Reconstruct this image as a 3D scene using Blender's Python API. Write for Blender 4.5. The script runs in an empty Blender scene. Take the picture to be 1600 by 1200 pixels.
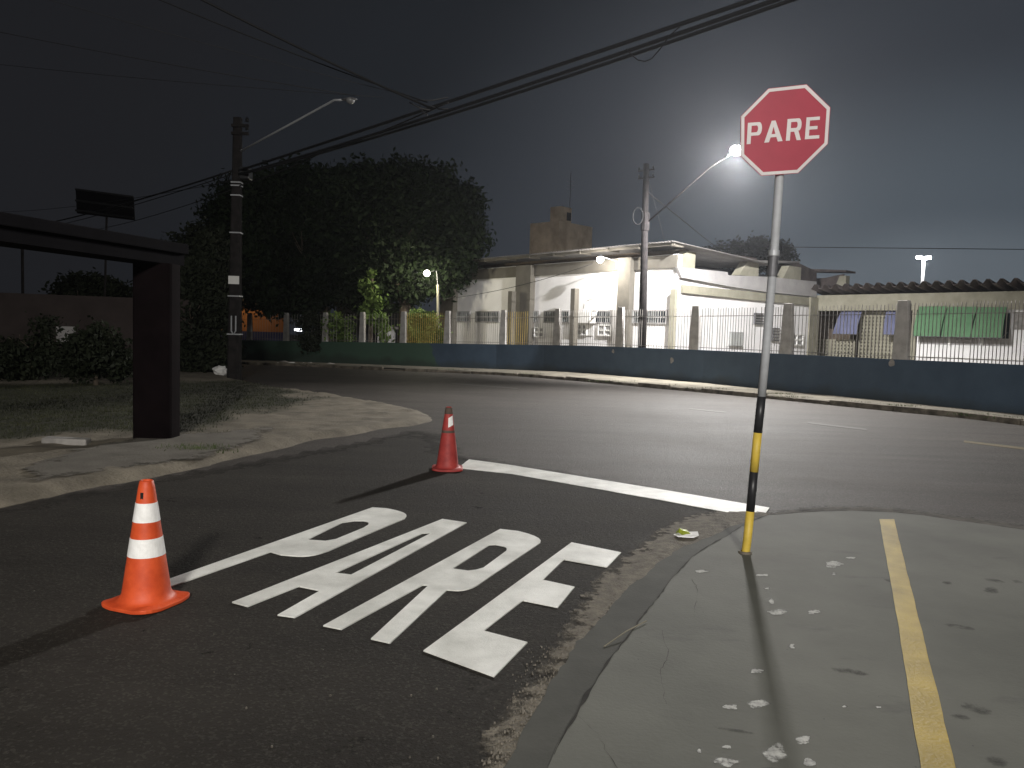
import bpy, bmesh, math, random
import numpy as np
from mathutils import Vector, Matrix, noise
from mathutils.geometry import tessellate_polygon
random.seed(7); rng = np.random.default_rng(7)
S = bpy.context.scene
COL = S.collection
# ------------------------------------------------------------------ camera
FPX = 1202.0; HC = 1.6
PITCH = math.atan(75.6/FPX); ROLL = math.atan(0.030)
_f = Vector((0, math.cos(PITCH), -math.sin(PITCH)))
_r0 = Vector((1, 0, 0)); _u0 = _r0.cross(_f)
_r = _r0*math.cos(ROLL) + _u0*math.sin(ROLL)
_u = _u0*math.cos(ROLL) - _r0*math.sin(ROLL)
CAM = Vector((0, 0, HC))
cd = bpy.data.cameras.new('camera'); cam = bpy.data.objects.new('camera', cd); COL.objects.link(cam)
cam.matrix_world = Matrix(((_r.x, _u.x, -_f.x, 0), (_r.y, _u.y, -_f.y, 0), (_r.z, _u.z, -_f.z, HC), (0, 0, 0, 1)))
cd.sensor_width = 36; cd.lens = FPX/1600*36; cd.clip_start = 0.05; cd.clip_end = 2000
S.camera = cam
# ------------------------------------------------------------------ world: light-polluted night sky
W_ = bpy.data.worlds.new('World'); S.world = W_; W_.use_nodes = True
nt = W_.node_tree; nt.nodes.clear()
def _n(nt, t, **k):
    n = nt.nodes.new(t)
    for a, b in k.items(): setattr(n, a, b)
    return n
wo = _n(nt, 'ShaderNodeOutputWorld'); wb = _n(nt, 'ShaderNodeBackground')
tc = _n(nt, 'ShaderNodeTexCoord')
dot = _n(nt, 'ShaderNodeVectorMath', operation='DOT_PRODUCT')
gl = Vector((0.48, 0.84, -0.25)).normalized(); dot.inputs[1].default_value = gl      # town glow low in the east
nt.links.new(tc.outputs['Generated'], dot.inputs[0])
wr = _n(nt, 'ShaderNodeValToRGB'); wr.color_ramp.interpolation = 'EASE'
e = wr.color_ramp.elements
e[0].position = 0.45; e[0].color = (0.0125, 0.0130, 0.0152, 1)
e[1].position = 1.0; e[1].color = (0.17, 0.195, 0.22, 1)
m = e.new(0.65); m.color = (0.0125, 0.0145, 0.018, 1)
m = e.new(0.83); m.color = (0.031, 0.036, 0.045, 1)
m = e.new(0.915); m.color = (0.066, 0.081, 0.098, 1)
m = e.new(0.94); m.color = (0.105, 0.125, 0.145, 1)
nt.links.new(dot.outputs['Value'], wr.inputs[0])
wn = _n(nt, 'ShaderNodeTexNoise'); wn.inputs['Scale'].default_value = 2.2; wn.inputs['Detail'].default_value = 5
nt.links.new(tc.outputs['Generated'], wn.inputs['Vector'])
mr = _n(nt, 'ShaderNodeMapRange'); mr.inputs[3].default_value = 0.86; mr.inputs[4].default_value = 1.14
nt.links.new(wn.outputs['Fac'], mr.inputs[0])
vm = _n(nt, 'ShaderNodeVectorMath', operation='SCALE')
nt.links.new(wr.outputs[0], vm.inputs[0]); nt.links.new(mr.outputs[0], vm.inputs['Scale'])
nt.links.new(vm.outputs[0], wb.inputs[0]); wb.inputs[1].default_value = 1.0
nt.links.new(wb.outputs[0], wo.inputs[0])
S.view_settings.view_transform = 'Standard'; S.view_settings.look = 'None'
S.view_settings.exposure = 0; S.view_settings.gamma = 1
S.cycles.use_denoising = True
S.cycles.max_bounces = 5; S.cycles.diffuse_bounces = 3; S.cycles.glossy_bounces = 2
S.cycles.transparent_max_bounces = 12; S.cycles.volume_bounces = 0
S.cycles.sample_clamp_indirect = 4
# light levels, all tuned here
L_MAIN_SPOT = 22000; L_MAIN = 19500; L_SECOND = 520; L_THIRD = 300; L_ASSUMED = 16500  # the last level is for the assumed lamp behind the camera

# ------------------------------------------------------------------ pixel <-> world helpers (layout measured off the photo once)
def ray(px, py): return _f*FPX + _r*(px-800) + _u*(600-py)
def T(x, y): return -0.033*min(max(0.0, y-33.3), 19.0)
def G(px, py, dz=0.0):
    d = ray(px, py); z = dz
    for _ in range(30):
        t = (z-HC)/d.z; p = CAM + d*t
        z = 0.5*z + 0.5*(T(p.x, p.y)+dz)
    return Vector((p.x, p.y, T(p.x, p.y)+dz))
def W(px, py, Y):
    d = ray(px, py); return CAM + d*(Y/d.y)
class Frame:                       # a vertical plane from P0 to P1 (left to right), d = distance towards the viewer
    def __init__(s, P0, P1):
        s.o = Vector((P0[0], P0[1])); s.t = (Vector((P1[0], P1[1])) - s.o); s.L = s.t.length; s.t = s.t/s.L
        s.n = Vector((s.t.y, -s.t.x))
    def P(s, u, d, z): q = s.o + s.t*u + s.n*d; return Vector((q.x, q.y, z))
    def hit(s, px, py, d=0.0):
        r = ray(px, py); o = s.o + s.n*d
        k = (o - Vector((0, 0))).dot(s.n)/Vector((r.x, r.y)).dot(s.n)
        p = CAM + r*k
        return ((Vector((p.x, p.y))-o).dot(s.t), p.z)
# ------------------------------------------------------------------ mesh builder
class MB:
    def __init__(s): s.v = []; s.f = []; s.m = []; s.cur = 0
    def add(s, vs, fs):
        b = len(s.v); s.v += [tuple(v) for v in vs]; s.f += [tuple(b+i for i in f) for f in fs]; s.m += [s.cur]*len(fs); return s
    def box8(s, c): return s.add(c, [(0,3,2,1),(4,5,6,7),(0,1,5,4),(1,2,6,5),(2,3,7,6),(3,0,4,7)])
    def box(s, x0, x1, y0, y1, z0, z1):
        return s.box8([(x0,y0,z0),(x1,y0,z0),(x1,y1,z0),(x0,y1,z0),(x0,y0,z1),(x1,y0,z1),(x1,y1,z1),(x0,y1,z1)])
    def fbox(s, F, u0, u1, z0, z1, d0, d1):
        return s.box8([F.P(u0,d1,z0),F.P(u1,d1,z0),F.P(u1,d0,z0),F.P(u0,d0,z0),F.P(u0,d1,z1),F.P(u1,d1,z1),F.P(u1,d0,z1),F.P(u0,d0,z1)])
    def prism(s, loops, vec):      # loops of 3D points (first outer, rest holes), extruded by vec
        loops = [[Vector(p) for p in l] for l in loops]; vec = Vector(vec)
        tris = tessellate_polygon(loops); flat = [p for l in loops for p in l]; n = len(flat)
        vs = flat + [p+vec for p in flat]; fs = [tuple(t) for t in tris] + [tuple(i+n for i in reversed(t)) for t in tris]
        b = 0
        for l in loops:
            k = len(l)
            for i in range(k): fs.append((b+i, b+(i+1)%k, b+(i+1)%k+n, b+i+n))
            b += k
        return s.add(vs, fs)
    def fprism(s, F, poly, d0, d1, holes=()):
        return s.prism([[F.P(u, d0, z) for u, z in l] for l in [poly]+list(holes)], [*(F.n*(d1-d0)), 0])
    def tube(s, pts, rad, seg=8, caps=True):
        pts = [Vector(p) for p in pts]; n = len(pts)
        rad = [rad]*n if isinstance(rad, (int, float)) else rad
        vs = []; up = None
        for i, p in enumerate(pts):
            d = (pts[min(i+1,n-1)] - pts[max(i-1,0)]).normalized()
            if up is None: up = Vector((0,0,1)) if abs(d.z) < 0.9 else Vector((1,0,0))
            a = d.cross(up).normalized(); b = a.cross(d).normalized(); up = b
            for k in range(seg):
                w = 2*math.pi*k/seg + math.pi/seg; vs.append(p + (a*math.cos(w)+b*math.sin(w))*rad[i])
        fs = [(i*seg+k, i*seg+(k+1)%seg, (i+1)*seg+(k+1)%seg, (i+1)*seg+k) for i in range(n-1) for k in range(seg)]
        if caps: fs += [tuple(reversed(range(seg))), tuple(range((n-1)*seg, n*seg))]
        return s.add(vs, fs)
    def lathe(s, prof, seg=32, c=(0,0,0)):
        vs = [(c[0]+r*math.cos(2*math.pi*k/seg), c[1]+r*math.sin(2*math.pi*k/seg), c[2]+z) for r, z in prof for k in range(seg)]
        n = len(prof)
        fs = [(i*seg+k, i*seg+(k+1)%seg, (i+1)*seg+(k+1)%seg, (i+1)*seg+k) for i in range(n-1) for k in range(seg)]
        return s.add(vs, fs)
    def ball(s, c, r, sx=1, sy=1, sz=1, seg=12, ring=8):
        vs = []; fs = []
        for i in range(ring+1):
            a = math.pi*i/ring
            for k in range(seg):
                b = 2*math.pi*k/seg; vs.append((c[0]+r*sx*math.sin(a)*math.cos(b), c[1]+r*sy*math.sin(a)*math.sin(b), c[2]+r*sz*math.cos(a)))
        for i in range(ring):
            for k in range(seg): fs.append((i*seg+k, (i+1)*seg+k, (i+1)*seg+(k+1)%seg, i*seg+(k+1)%seg))
        return s.add(vs, fs)
    def build(s, name, mat, parent=None, smooth=False, fix=True, bevel=0, origin=None):
        me = bpy.data.meshes.new(name); me.from_pydata(s.v, [], s.f)
        if fix:
            bm = bmesh.new(); bm.from_mesh(me)
            bmesh.ops.remove_doubles(bm, verts=bm.verts, dist=1e-5)
            bmesh.ops.recalc_face_normals(bm, faces=bm.faces); bm.to_mesh(me); bm.free()
        me.validate()
        for mm in (mat if isinstance(mat, (list, tuple)) else [mat]): me.materials.append(mm)
        if isinstance(mat, (list, tuple)) and not fix: me.polygons.foreach_set('material_index', s.m)
        if smooth: me.polygons.foreach_set('use_smooth', [True]*len(me.polygons))
        o = bpy.data.objects.new(name, me); COL.objects.link(o)
        if parent is not None:
            o.parent = parent; o.matrix_parent_inverse = Matrix.Identity(4)
            if parent.type == 'EMPTY' and parent.get('_world'):
                o.location = -Vector(parent['_loc'])
        if origin is not None and parent is None:
            org = Vector(origin); me.transform(Matrix.Translation(-org)); o.location = org
        if bevel:
            b = o.modifiers.new('bevel', 'BEVEL'); b.width = bevel; b.segments = 2; b.limit_method = 'ANGLE'; b.angle_limit = math.radians(40)
        if smooth == 'auto':
            me.polygons.foreach_set('use_smooth', [False]*len(me.polygons))
        return o
def tag(o, label, cat, group=None):
    o['label'] = label; o['category'] = cat
    if group: o['group'] = group
    return o
def struct(o): o['kind'] = 'structure'; return o
def stuff(o, label, cat): tag(o, label, cat); o['kind'] = 'stuff'; return o
def thing(name, label, cat, loc, group=None, world=True):   # children are given in world coordinates when world is True
    o = bpy.data.objects.new(name, None); COL.objects.link(o); o.location = loc; o.empty_display_size = 0.3
    tag(o, label, cat, group)
    if world: o['_world'] = 1; o['_loc'] = tuple(loc)
    return o
def copy_tree(src, loc, rz, label):
    r = src.copy(); COL.objects.link(r); r.location = loc; r.rotation_euler.z = rz; r['label'] = label
    for ch in list(src.children):
        c = ch.copy(); COL.objects.link(c); c.parent = r
        for g in list(ch.children):
            d = g.copy(); COL.objects.link(d); d.parent = c
    return r
# ------------------------------------------------------------------ materials
def mat(name, col, rough=0.8, metal=0.0, var=0.15, scale=4.0, bump=0.0, bscale=60.0, col2=None, spec=0.4, streak=None, emis=None, estr=0):
    m = bpy.data.materials.new(name); m.use_nodes = True; nt = m.node_tree; L = nt.links
    bs = nt.nodes['Principled BSDF']; bs.inputs['Roughness'].default_value = rough; bs.inputs['Metallic'].default_value = metal
    bs.inputs['Specular IOR Level'].default_value = spec
    if emis:
        bs.inputs['Emission Color'].default_value = (*emis, 1); bs.inputs['Emission Strength'].default_value = estr
    tc = _n(nt, 'ShaderNodeTexCoord')
    n1 = _n(nt, 'ShaderNodeTexNoise'); n1.inputs['Scale'].default_value = scale; n1.inputs['Detail'].default_value = 6; n1.inputs['Roughness'].default_value = 0.6
    if streak:
        mp = _n(nt, 'ShaderNodeMapping'); mp.inputs['Scale'].default_value = streak; L.new(tc.outputs['Object'], mp.inputs['Vector']); L.new(mp.outputs[0], n1.inputs['Vector'])
    else: L.new(tc.outputs['Object'], n1.inputs['Vector'])
    rp = _n(nt, 'ShaderNodeValToRGB'); a, b = rp.color_ramp.elements
    c2 = col2 if col2 else tuple(min(1, c*(1+var)) for c in col); c1 = col if col2 else tuple(c*(1-var) for c in col)
    a.position = 0.32; a.color = (*c1, 1); b.position = 0.68; b.color = (*c2, 1)
    L.new(n1.outputs['Fac'], rp.inputs[0]); L.new(rp.outputs[0], bs.inputs['Base Color'])
    if bump:
        n2 = _n(nt, 'ShaderNodeTexNoise'); n2.inputs['Scale'].default_value = bscale; n2.inputs['Detail'].default_value = 4; L.new(tc.outputs['Object'], n2.inputs['Vector'])
        bp = _n(nt, 'ShaderNodeBump'); bp.inputs['Strength'].default_value = bump; bp.inputs['Distance'].default_value = 0.02
        L.new(n2.outputs['Fac'], bp.inputs['Height']); L.new(bp.outputs[0], bs.inputs['Normal'])
    return m
def asphalt(name, c1, c2, speck, rough, bigscale=0.5, bump=0.5, speckpos=0.66):
    m = bpy.data.materials.new(name); m.use_nodes = True; nt = m.node_tree; L = nt.links
    bs = nt.nodes['Principled BSDF']; bs.inputs['Specular IOR Level'].default_value = 0.17; tc = _n(nt, 'ShaderNodeTexCoord')
    def nz(sc, det=5, ro=0.6, mp=None):
        n = _n(nt, 'ShaderNodeTexNoise'); n.inputs['Scale'].default_value = sc; n.inputs['Detail'].default_value = det; n.inputs['Roughness'].default_value = ro
        if mp:
            q = _n(nt, 'ShaderNodeMapping'); q.inputs['Scale'].default_value = mp; q.inputs['Rotation'].default_value = (0, 0, 0.3); L.new(tc.outputs['Object'], q.inputs['Vector']); L.new(q.outputs[0], n.inputs['Vector'])
        else: L.new(tc.outputs['Object'], n.inputs['Vector'])
        return n
    big = nz(bigscale, 7, 0.62); rp = _n(nt, 'ShaderNodeValToRGB'); rp.color_ramp.elements[0].position = 0.35; rp.color_ramp.elements[1].position = 0.65
    rp.color_ramp.elements[0].color = (*c1, 1); rp.color_ramp.elements[1].color = (*c2, 1); L.new(big.outputs['Fac'], rp.inputs[0])
    vo = _n(nt, 'ShaderNodeTexVoronoi'); vo.inputs['Scale'].default_value = 90; L.new(tc.outputs['Object'], vo.inputs['Vector'])
    sr = _n(nt, 'ShaderNodeValToRGB'); sr.color_ramp.elements[0].position = speckpos; sr.color_ramp.elements[0].color = (0,0,0,1); sr.color_ramp.elements[1].position = speckpos+0.1
    sep = _n(nt, 'ShaderNodeSeparateColor'); L.new(vo.outputs['Color'], sep.inputs[0]); L.new(sep.outputs[0], sr.inputs[0])
    mx = _n(nt, 'ShaderNodeMix', data_type='RGBA'); mx.inputs[7].default_value = (*speck, 1); L.new(rp.outputs[0], mx.inputs[6])
    k = _n(nt, 'ShaderNodeMath', operation='MULTIPLY'); k.inputs[1].default_value = 0.32; L.new(sr.outputs[0], k.inputs[0]); L.new(k.outputs[0], mx.inputs[0])
    # sparse pale grit
    v2 = _n(nt, 'ShaderNodeTexVoronoi'); v2.inputs['Scale'].default_value = 6; L.new(tc.outputs['Object'], v2.inputs['Vector'])
    lt = _n(nt, 'ShaderNodeMath', operation='LESS_THAN'); lt.inputs[1].default_value = 0.03; L.new(v2.outputs['Distance'], lt.inputs[0])
    m2 = _n(nt, 'ShaderNodeMix', data_type='RGBA'); m2.inputs[7].default_value = (0.2, 0.19, 0.17, 1); L.new(mx.outputs[2], m2.inputs[6]); L.new(lt.outputs[0], m2.inputs[0])
    # tyre-polished streaks
    st = nz(0.9, 5, 0.6, (0.25, 2.2, 1)); sm = _n(nt, 'ShaderNodeMapRange'); sm.inputs[1].default_value = 0.3; sm.inputs[2].default_value = 0.7; sm.inputs[3].default_value = 0.78; sm.inputs[4].default_value = 1.2
    L.new(st.outputs['Fac'], sm.inputs[0]); sc = _n(nt, 'ShaderNodeVectorMath', operation='SCALE'); L.new(m2.outputs[2], sc.inputs[0]); L.new(sm.outputs[0], sc.inputs['Scale'])
    L.new(sc.outputs[0], bs.inputs['Base Color'])
    rr = _n(nt, 'ShaderNodeMapRange'); rr.inputs[3].default_value = rough-0.1; rr.inputs[4].default_value = rough+0.15; L.new(big.outputs['Fac'], rr.inputs[0]); L.new(rr.outputs[0], bs.inputs['Roughness'])
    b1 = nz(140, 3); bp = _n(nt, 'ShaderNodeBump'); bp.inputs['Strength'].default_value = bump; bp.inputs['Distance'].default_value = 0.012
    b2 = nz(32, 4); bm_ = _n(nt, 'ShaderNodeMath', operation='MULTIPLY_ADD'); bm_.inputs[1].default_value = 1.6; L.new(b2.outputs['Fac'], bm_.inputs[0]); L.new(b1.outputs['Fac'], bm_.inputs[2])
    L.new(bm_.outputs[0], bp.inputs['Height']); L.new(bp.outputs[0], bs.inputs['Normal'])
    return m
def edge_mat(name, c1, c2, rough=0.9, nscale=9.0, soft=0.06, cscale=5.0, bump=0.6, ns2=40.0):
    """surface whose ragged border is cut by noise against the 'edge' attribute"""
    m = mat(name, c1, rough, col2=c2, scale=cscale, bump=bump, bscale=ns2); nt = m.node_tree; L = nt.links
    bs = nt.nodes['Principled BSDF']; out = nt.nodes['Material Output']
    at = _n(nt, 'ShaderNodeAttribute', attribute_name='edge'); tc = _n(nt, 'ShaderNodeTexCoord')
    n = _n(nt, 'ShaderNodeTexNoise'); n.inputs['Scale'].default_value = nscale; n.inputs['Detail'].default_value = 8; n.inputs['Roughness'].default_value = 0.7; L.new(tc.outputs['Object'], n.inputs['Vector'])
    ad = _n(nt, 'ShaderNodeMath', operation='ADD'); L.new(at.outputs['Fac'], ad.inputs[0]); L.new(n.outputs['Fac'], ad.inputs[1])
    mr = _n(nt, 'ShaderNodeMapRange'); mr.inputs[1].default_value = 1.0-soft; mr.inputs[2].default_value = 1.0+soft; L.new(ad.outputs[0], mr.inputs[0])
    tr = _n(nt, 'ShaderNodeBsdfTransparent'); mx = _n(nt, 'ShaderNodeMixShader'); L.new(mr.outputs[0], mx.inputs[0]); L.new(tr.outputs[0], mx.inputs[1]); L.new(bs.outputs[0], mx.inputs[2]); L.new(mx.outputs[0], out.inputs[0])
    return m
M = dict(
 road = asphalt('worn_asphalt', (0.043, 0.038, 0.034), (0.072, 0.063, 0.057), (0.17, 0.152, 0.138), 0.68, 0.35, 0.8),
 side = asphalt('dark_asphalt', (0.020, 0.0175, 0.0145), (0.036, 0.032, 0.027), (0.10, 0.092, 0.08), 0.85, 0.8, 0.8, 0.8),
 paint = mat('white_road_paint', (0.62, 0.62, 0.58), 0.6, col2=(0.96, 0.96, 0.92), scale=3.0, bump=0.25, bscale=120),
 yellow = mat('yellow_floor_paint', (0.30, 0.22, 0.05), 0.6, col2=(0.47, 0.34, 0.07), scale=3.2, bump=0.2),
 faded = mat('faded_lane_paint', (0.075, 0.070, 0.062), 0.8, var=0.2, scale=9),
 fadedy = mat('faded_yellow_paint', (0.12, 0.095, 0.045), 0.8, var=0.2, scale=9),
 orange = mat('orange_plastic', (0.54, 0.062, 0.016), 0.55, col2=(0.74, 0.105, 0.028), scale=9, bump=.08, bscale=25),
 redc = mat('weathered_red_plastic', (0.26, 0.025, 0.025), 0.6, col2=(0.46, 0.06, 0.05), scale=9),
 band = mat('white_band', (0.84, 0.83, 0.81), 0.4, col2=(0.95, 0.945, 0.93), scale=20, bump=0.2, bscale=30),
 hole = mat('black_hole', (0.01, 0.01, 0.01), 0.9),
 conetop = mat('grimy_cone_top', (0.10, 0.07, 0.055), 0.8, var=0.3, scale=20),
 signred = mat('red_sign_sheet', (0.31, 0.022, 0.046), 0.5, var=0.07, scale=5),
 signwhite = mat('white_sign_sheet', (0.58, 0.54, 0.54), 0.45, var=0.06, scale=5),
 galv = mat('galvanised_steel', (0.40, 0.41, 0.43), 0.45, metal=0.3, var=0.12, scale=14),
 galvd = mat('dull_steel', (0.14, 0.14, 0.15), 0.5, metal=0.4, var=0.2, scale=14),
 polegrey = mat('grey_pole_paint', (0.36, 0.37, 0.39), 0.6, var=0.1, scale=12),
 py = mat('yellow_pole_paint', (0.60, 0.43, 0.065), 0.5, var=0.1, scale=25),
 pk = mat('black_pole_paint', (0.02, 0.02, 0.022), 0.4, var=0.2, scale=25),
 conc = mat('grey_concrete', (0.20, 0.19, 0.18), 0.9, col2=(0.36, 0.34, 0.32), scale=5, bump=0.5, bscale=40),
 postc = mat('pale_post_concrete', (0.34, 0.325, 0.31), 0.9, col2=(0.52, 0.50, 0.48), scale=3, bump=0.5, bscale=40),
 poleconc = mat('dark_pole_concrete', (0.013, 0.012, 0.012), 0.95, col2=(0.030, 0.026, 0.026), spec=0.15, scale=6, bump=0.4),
 blackp = mat('matt_black_paint', (0.0045, 0.004, 0.005), 0.97, spec=0.05, var=0.25, scale=3),
 blackr = mat('matt_maroon_black_paint', (0.0055, 0.0035, 0.004), 0.97, spec=0.05, var=0.25, scale=3),
 cable = mat('black_cable', (0.006, 0.006, 0.007), 0.7),
 wire = mat('grey_wire', (0.022, 0.022, 0.025), 0.6),
 white = mat('white_render', (0.79, 0.775, 0.775), 0.85, col2=(0.86, 0.845, 0.845), scale=1.6, bump=0.2),
 greyr = mat('grey_render', (0.30, 0.29, 0.29), 0.9, col2=(0.38, 0.365, 0.36), scale=1.5, bump=0.3),
 taupe = mat('taupe_painted_concrete', (0.105, 0.096, 0.080), 0.85, col2=(0.15, 0.137, 0.114), scale=1.5, bump=0.2),
 cream = mat('cream_painted_concrete', (0.22, 0.208, 0.158), 0.85, col2=(0.30, 0.284, 0.222), scale=1.8, bump=0.2),
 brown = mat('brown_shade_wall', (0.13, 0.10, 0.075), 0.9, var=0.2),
 tower = mat('stained_tower_concrete', (0.34, 0.26, 0.18), 0.9, col2=(0.62, 0.50, 0.36), scale=0.8, bump=0.3),
 roof = mat('fibre_cement_sheet', (0.13, 0.124, 0.118), 0.85, col2=(0.22, 0.207, 0.197), scale=1.2, bump=0.3),
 roofd = mat('dark_weathered_sheet', (0.06, 0.048, 0.045), 0.85, col2=(0.12, 0.095, 0.09), scale=1.5, bump=0.3),
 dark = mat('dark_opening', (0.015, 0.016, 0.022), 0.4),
 glass = mat('dark_glass', (0.03, 0.035, 0.045), 0.15, spec=0.6),
 greenaw = mat('green_fabric', (0.10, 0.215, 0.11), 0.75, var=0.1, scale=2),
 blueaw = mat('faded_blue_fabric', (0.12, 0.13, 0.22), 0.8, var=0.15, scale=2),
 bar = mat('grey_fence_iron', (0.23, 0.215, 0.20), 0.6, var=0.2, scale=12),
 bary = mat('ochre_fence_iron', (0.42, 0.30, 0.07), 0.6, var=0.2, scale=12),
 vent = mat('white_painted_block', (0.80, 0.79, 0.77), 0.8, var=0.05),
 boxgrey = mat('grey_metal_box', (0.33, 0.34, 0.33), 0.6, var=0.1),
 bark = mat('bark', (0.07, 0.055, 0.04), 0.95, col2=(0.14, 0.11, 0.085), scale=8, bump=0.8, bscale=30),
 paper = mat('white_paper', (0.75, 0.74, 0.72), 0.7, var=0.04),
 sand = mat('packed_sand', (0.15, 0.13, 0.105), 0.95, col2=(0.27, 0.24, 0.20), scale=3.0, bump=0.7, bscale=35),
 kerb = mat('dirty_kerb', (0.04, 0.034, 0.026), 0.95, col2=(0.22, 0.19, 0.15), scale=3.2, bump=0.8, bscale=20),
 pave = mat('worn_pavement', (0.09, 0.08, 0.062), 0.95, col2=(0.18, 0.16, 0.122), scale=1.4, bump=0.6, bscale=20),
 orangew = mat('orange_lamplit_wall', (0.34, 0.17, 0.07), 0.85, var=0.1, scale=1.5),  # orange of the sodium lamplight is put into this wall colour
 bluew = mat('deep_blue_wall_paint', (0.03, 0.045, 0.16), 0.85, var=0.15, scale=1.5),
 oldwall = mat('dark_brown_plaster', (0.034, 0.026, 0.024), 0.95, col2=(0.055, 0.042, 0.04), scale=1.2, bump=0.4),  # dark brown, mottled by noise
 distb = mat('dark_distant_wall', (0.05, 0.06, 0.07), 0.9, var=0.2, scale=0.5),
)
# ------------------------------------------------------------------ lamps
def light(kind, name, loc, watts, col, size, parent=None, aim=None, ang=None, blend=1.0):
    l = bpy.data.lights.new(name, kind); l.energy = watts; l.color = col; l.shadow_soft_size = size
    o = bpy.data.objects.new(name, l); COL.objects.link(o); o.location = loc
    if kind == 'SPOT': l.spot_size = math.radians(ang); l.spot_blend = blend
    if aim is not None: o.rotation_euler = (Vector(aim)-Vector(loc)).to_track_quat('-Z', 'Y').to_euler()
    if parent is not None: o.parent = parent; o.location = Vector(loc)-Vector(parent.location)
    return o
def lens_mat(name, col, s): return mat(name, (0.8, 0.8, 0.8), 0.3, emis=col, estr=s)
M['lens_cool'] = lens_mat('lit_cool_lens', (0.92, 0.95, 1.0), 60)
M['lens_warm'] = lens_mat('lit_warm_lens', (1.0, 0.93, 0.80), 30)
M['lens_off'] = mat('unlit_lens', (0.22, 0.22, 0.22), 0.2, spec=0.6)

# ------------------------------------------------------------------ terrain and roads
def inside(poly, x, y):
    c = False; n = len(poly); j = n-1
    for i in range(n):
        xi, yi = poly[i]; xj, yj = poly[j]
        if (yi > y) != (yj > y) and x < (xj-xi)*(y-yi)/(yj-yi)+xi: c = not c
        j = i
    return c
def sdist(poly, x, y):
    b = 1e9; n = len(poly)
    for i in range(n):
        ax, ay = poly[i]; bx, by = poly[(i+1)%n]; dx, dy = bx-ax, by-ay
        t = max(0, min(1, ((x-ax)*dx+(y-ay)*dy)/(dx*dx+dy*dy+1e-12))); q = (ax+t*dx-x)**2+(ay+t*dy-y)**2
        if q < b: b = q
    return math.sqrt(b)*(1 if inside(poly, x, y) else -1)
def gp(pts): return [tuple(G(*p)[:2]) for p in pts]
def ground_sheet(name, poly, m, dz, kind='structure', cuts=(33.3, 52.3)):
    bm = bmesh.new(); vs = [bm.verts.new((x, y, 0)) for x, y in poly]
    for t in tessellate_polygon([[Vector((x, y, 0)) for x, y in poly]]):
        try: bm.faces.new([vs[i] for i in t])
        except ValueError: pass
    for c in cuts:
        bmesh.ops.bisect_plane(bm, geom=bm.verts[:]+bm.edges[:]+bm.faces[:], plane_co=(0, c, 0), plane_no=(0, 1, 0))
    for v in bm.verts: v.co.z = T(v.co.x, v.co.y)+dz
    for f in bm.faces:
        f.normal_update()
        if f.normal.z < 0: f.normal_flip()
    me = bpy.data.meshes.new(name); bm.to_mesh(me); bm.free(); me.materials.append(m)
    o = bpy.data.objects.new(name, me); COL.objects.link(o)
    if kind: o['kind'] = kind
    return o
def grid_sheet(name, poly, cell, m, zf, reach=0.0, ew=0.2, extra=None, kind='structure'):
    xs = [p[0] for p in poly]; ys = [p[1] for p in poly]
    x0, x1, y0, y1 = min(xs)-reach-cell, max(xs)+reach+cell, min(ys)-reach-cell, max(ys)+reach+cell
    nx = int((x1-x0)/cell)+1; ny = int((y1-y0)/cell)+1
    idx = {}; V = []; E = []; X = []; D = {}
    def sd(i, j):
        if (i, j) not in D: D[(i, j)] = sdist(poly, x0+i*cell, y0+j*cell)
        return D[(i, j)]
    F = []
    def vert(i, j):
        if (i, j) not in idx:
            x, y = x0+i*cell, y0+j*cell; d = sd(i, j); idx[(i, j)] = len(V); V.append((x, y, zf(x, y, d))); E.append(max(0, min(1, 0.5+d/ew*0.5)))
            X.append(extra(x, y, d) if extra else 0)
        return idx[(i, j)]
    for i in range(nx):
        for j in range(ny):
            if sd(i, j) > -reach-cell*0.1: F.append((vert(i, j), vert(i+1, j), vert(i+1, j+1), vert(i, j+1)))
    me = bpy.data.meshes.new(name); me.from_pydata(V, [], F)
    for nm, dat in (('edge', E), ('mask', X)):
        a = me.attributes.new(nm, 'FLOAT', 'POINT'); a.data.foreach_set('value', dat)
    me.materials.append(m); me.polygons.foreach_set('use_smooth', [True]*len(me.polygons))
    o = bpy.data.objects.new(name, me); COL.objects.link(o)
    if kind: o['kind'] = kind
    return o
ground_sheet('ground', [(-220, -60), (220, -60), (220, 320), (-220, 320)], M['sand'], -0.06)

# the school wall: plan from the foot of the wall in the photo, heights follow the falling road
WALL = [(19.0, 5.5), (15.2, 12.6)]
for px, Y in [(1600, 18.2), (1500, 19.6), (1400, 21.2), (1300, 23.1), (1200, 25.2), (1100, 28.0), (1000, 30.5), (925, 32.5), (850, 34.7), (775, 36.5), (700, 38.2), (600, 40.6), (500, 43.2), (388, 46.0), (300, 48.3), (180, 51.5)]:
    p = W(px, 560, Y); WALL.append((p.x, p.y))
WALL.append((-42, 60))
HW = 1.27
def offs(line, d):
    out = []
    for i, p in enumerate(line):
        a = Vector(line[max(i-1, 0)]); b = Vector(line[min(i+1, len(line)-1)]); t = (b-a).normalized(); n = Vector((t.y, -t.x))
        q = Vector(p)-n*d; out.append((q.x, q.y))
    return out     # positive d: towards the road
KERB_PX = [(1600, 664), (1500, 652), (1400, 642.5), (1300, 632.5), (1200, 622.5), (1100, 613), (1000, 604), (925, 597), (850, 590.5), (775, 585.5), (700, 582), (600, 578.5), (500, 573.5), (388, 569.5)]
KERB = [(16.2, 6.5), (13.1, 12.2)] + gp(KERB_PX) + [(-22, 45.5), (-45, 56)]
ground_sheet('road', KERB + [(-60, 50), (-60, -25), (30, -25), (30, 0)], M['road'], 0.0)
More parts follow.
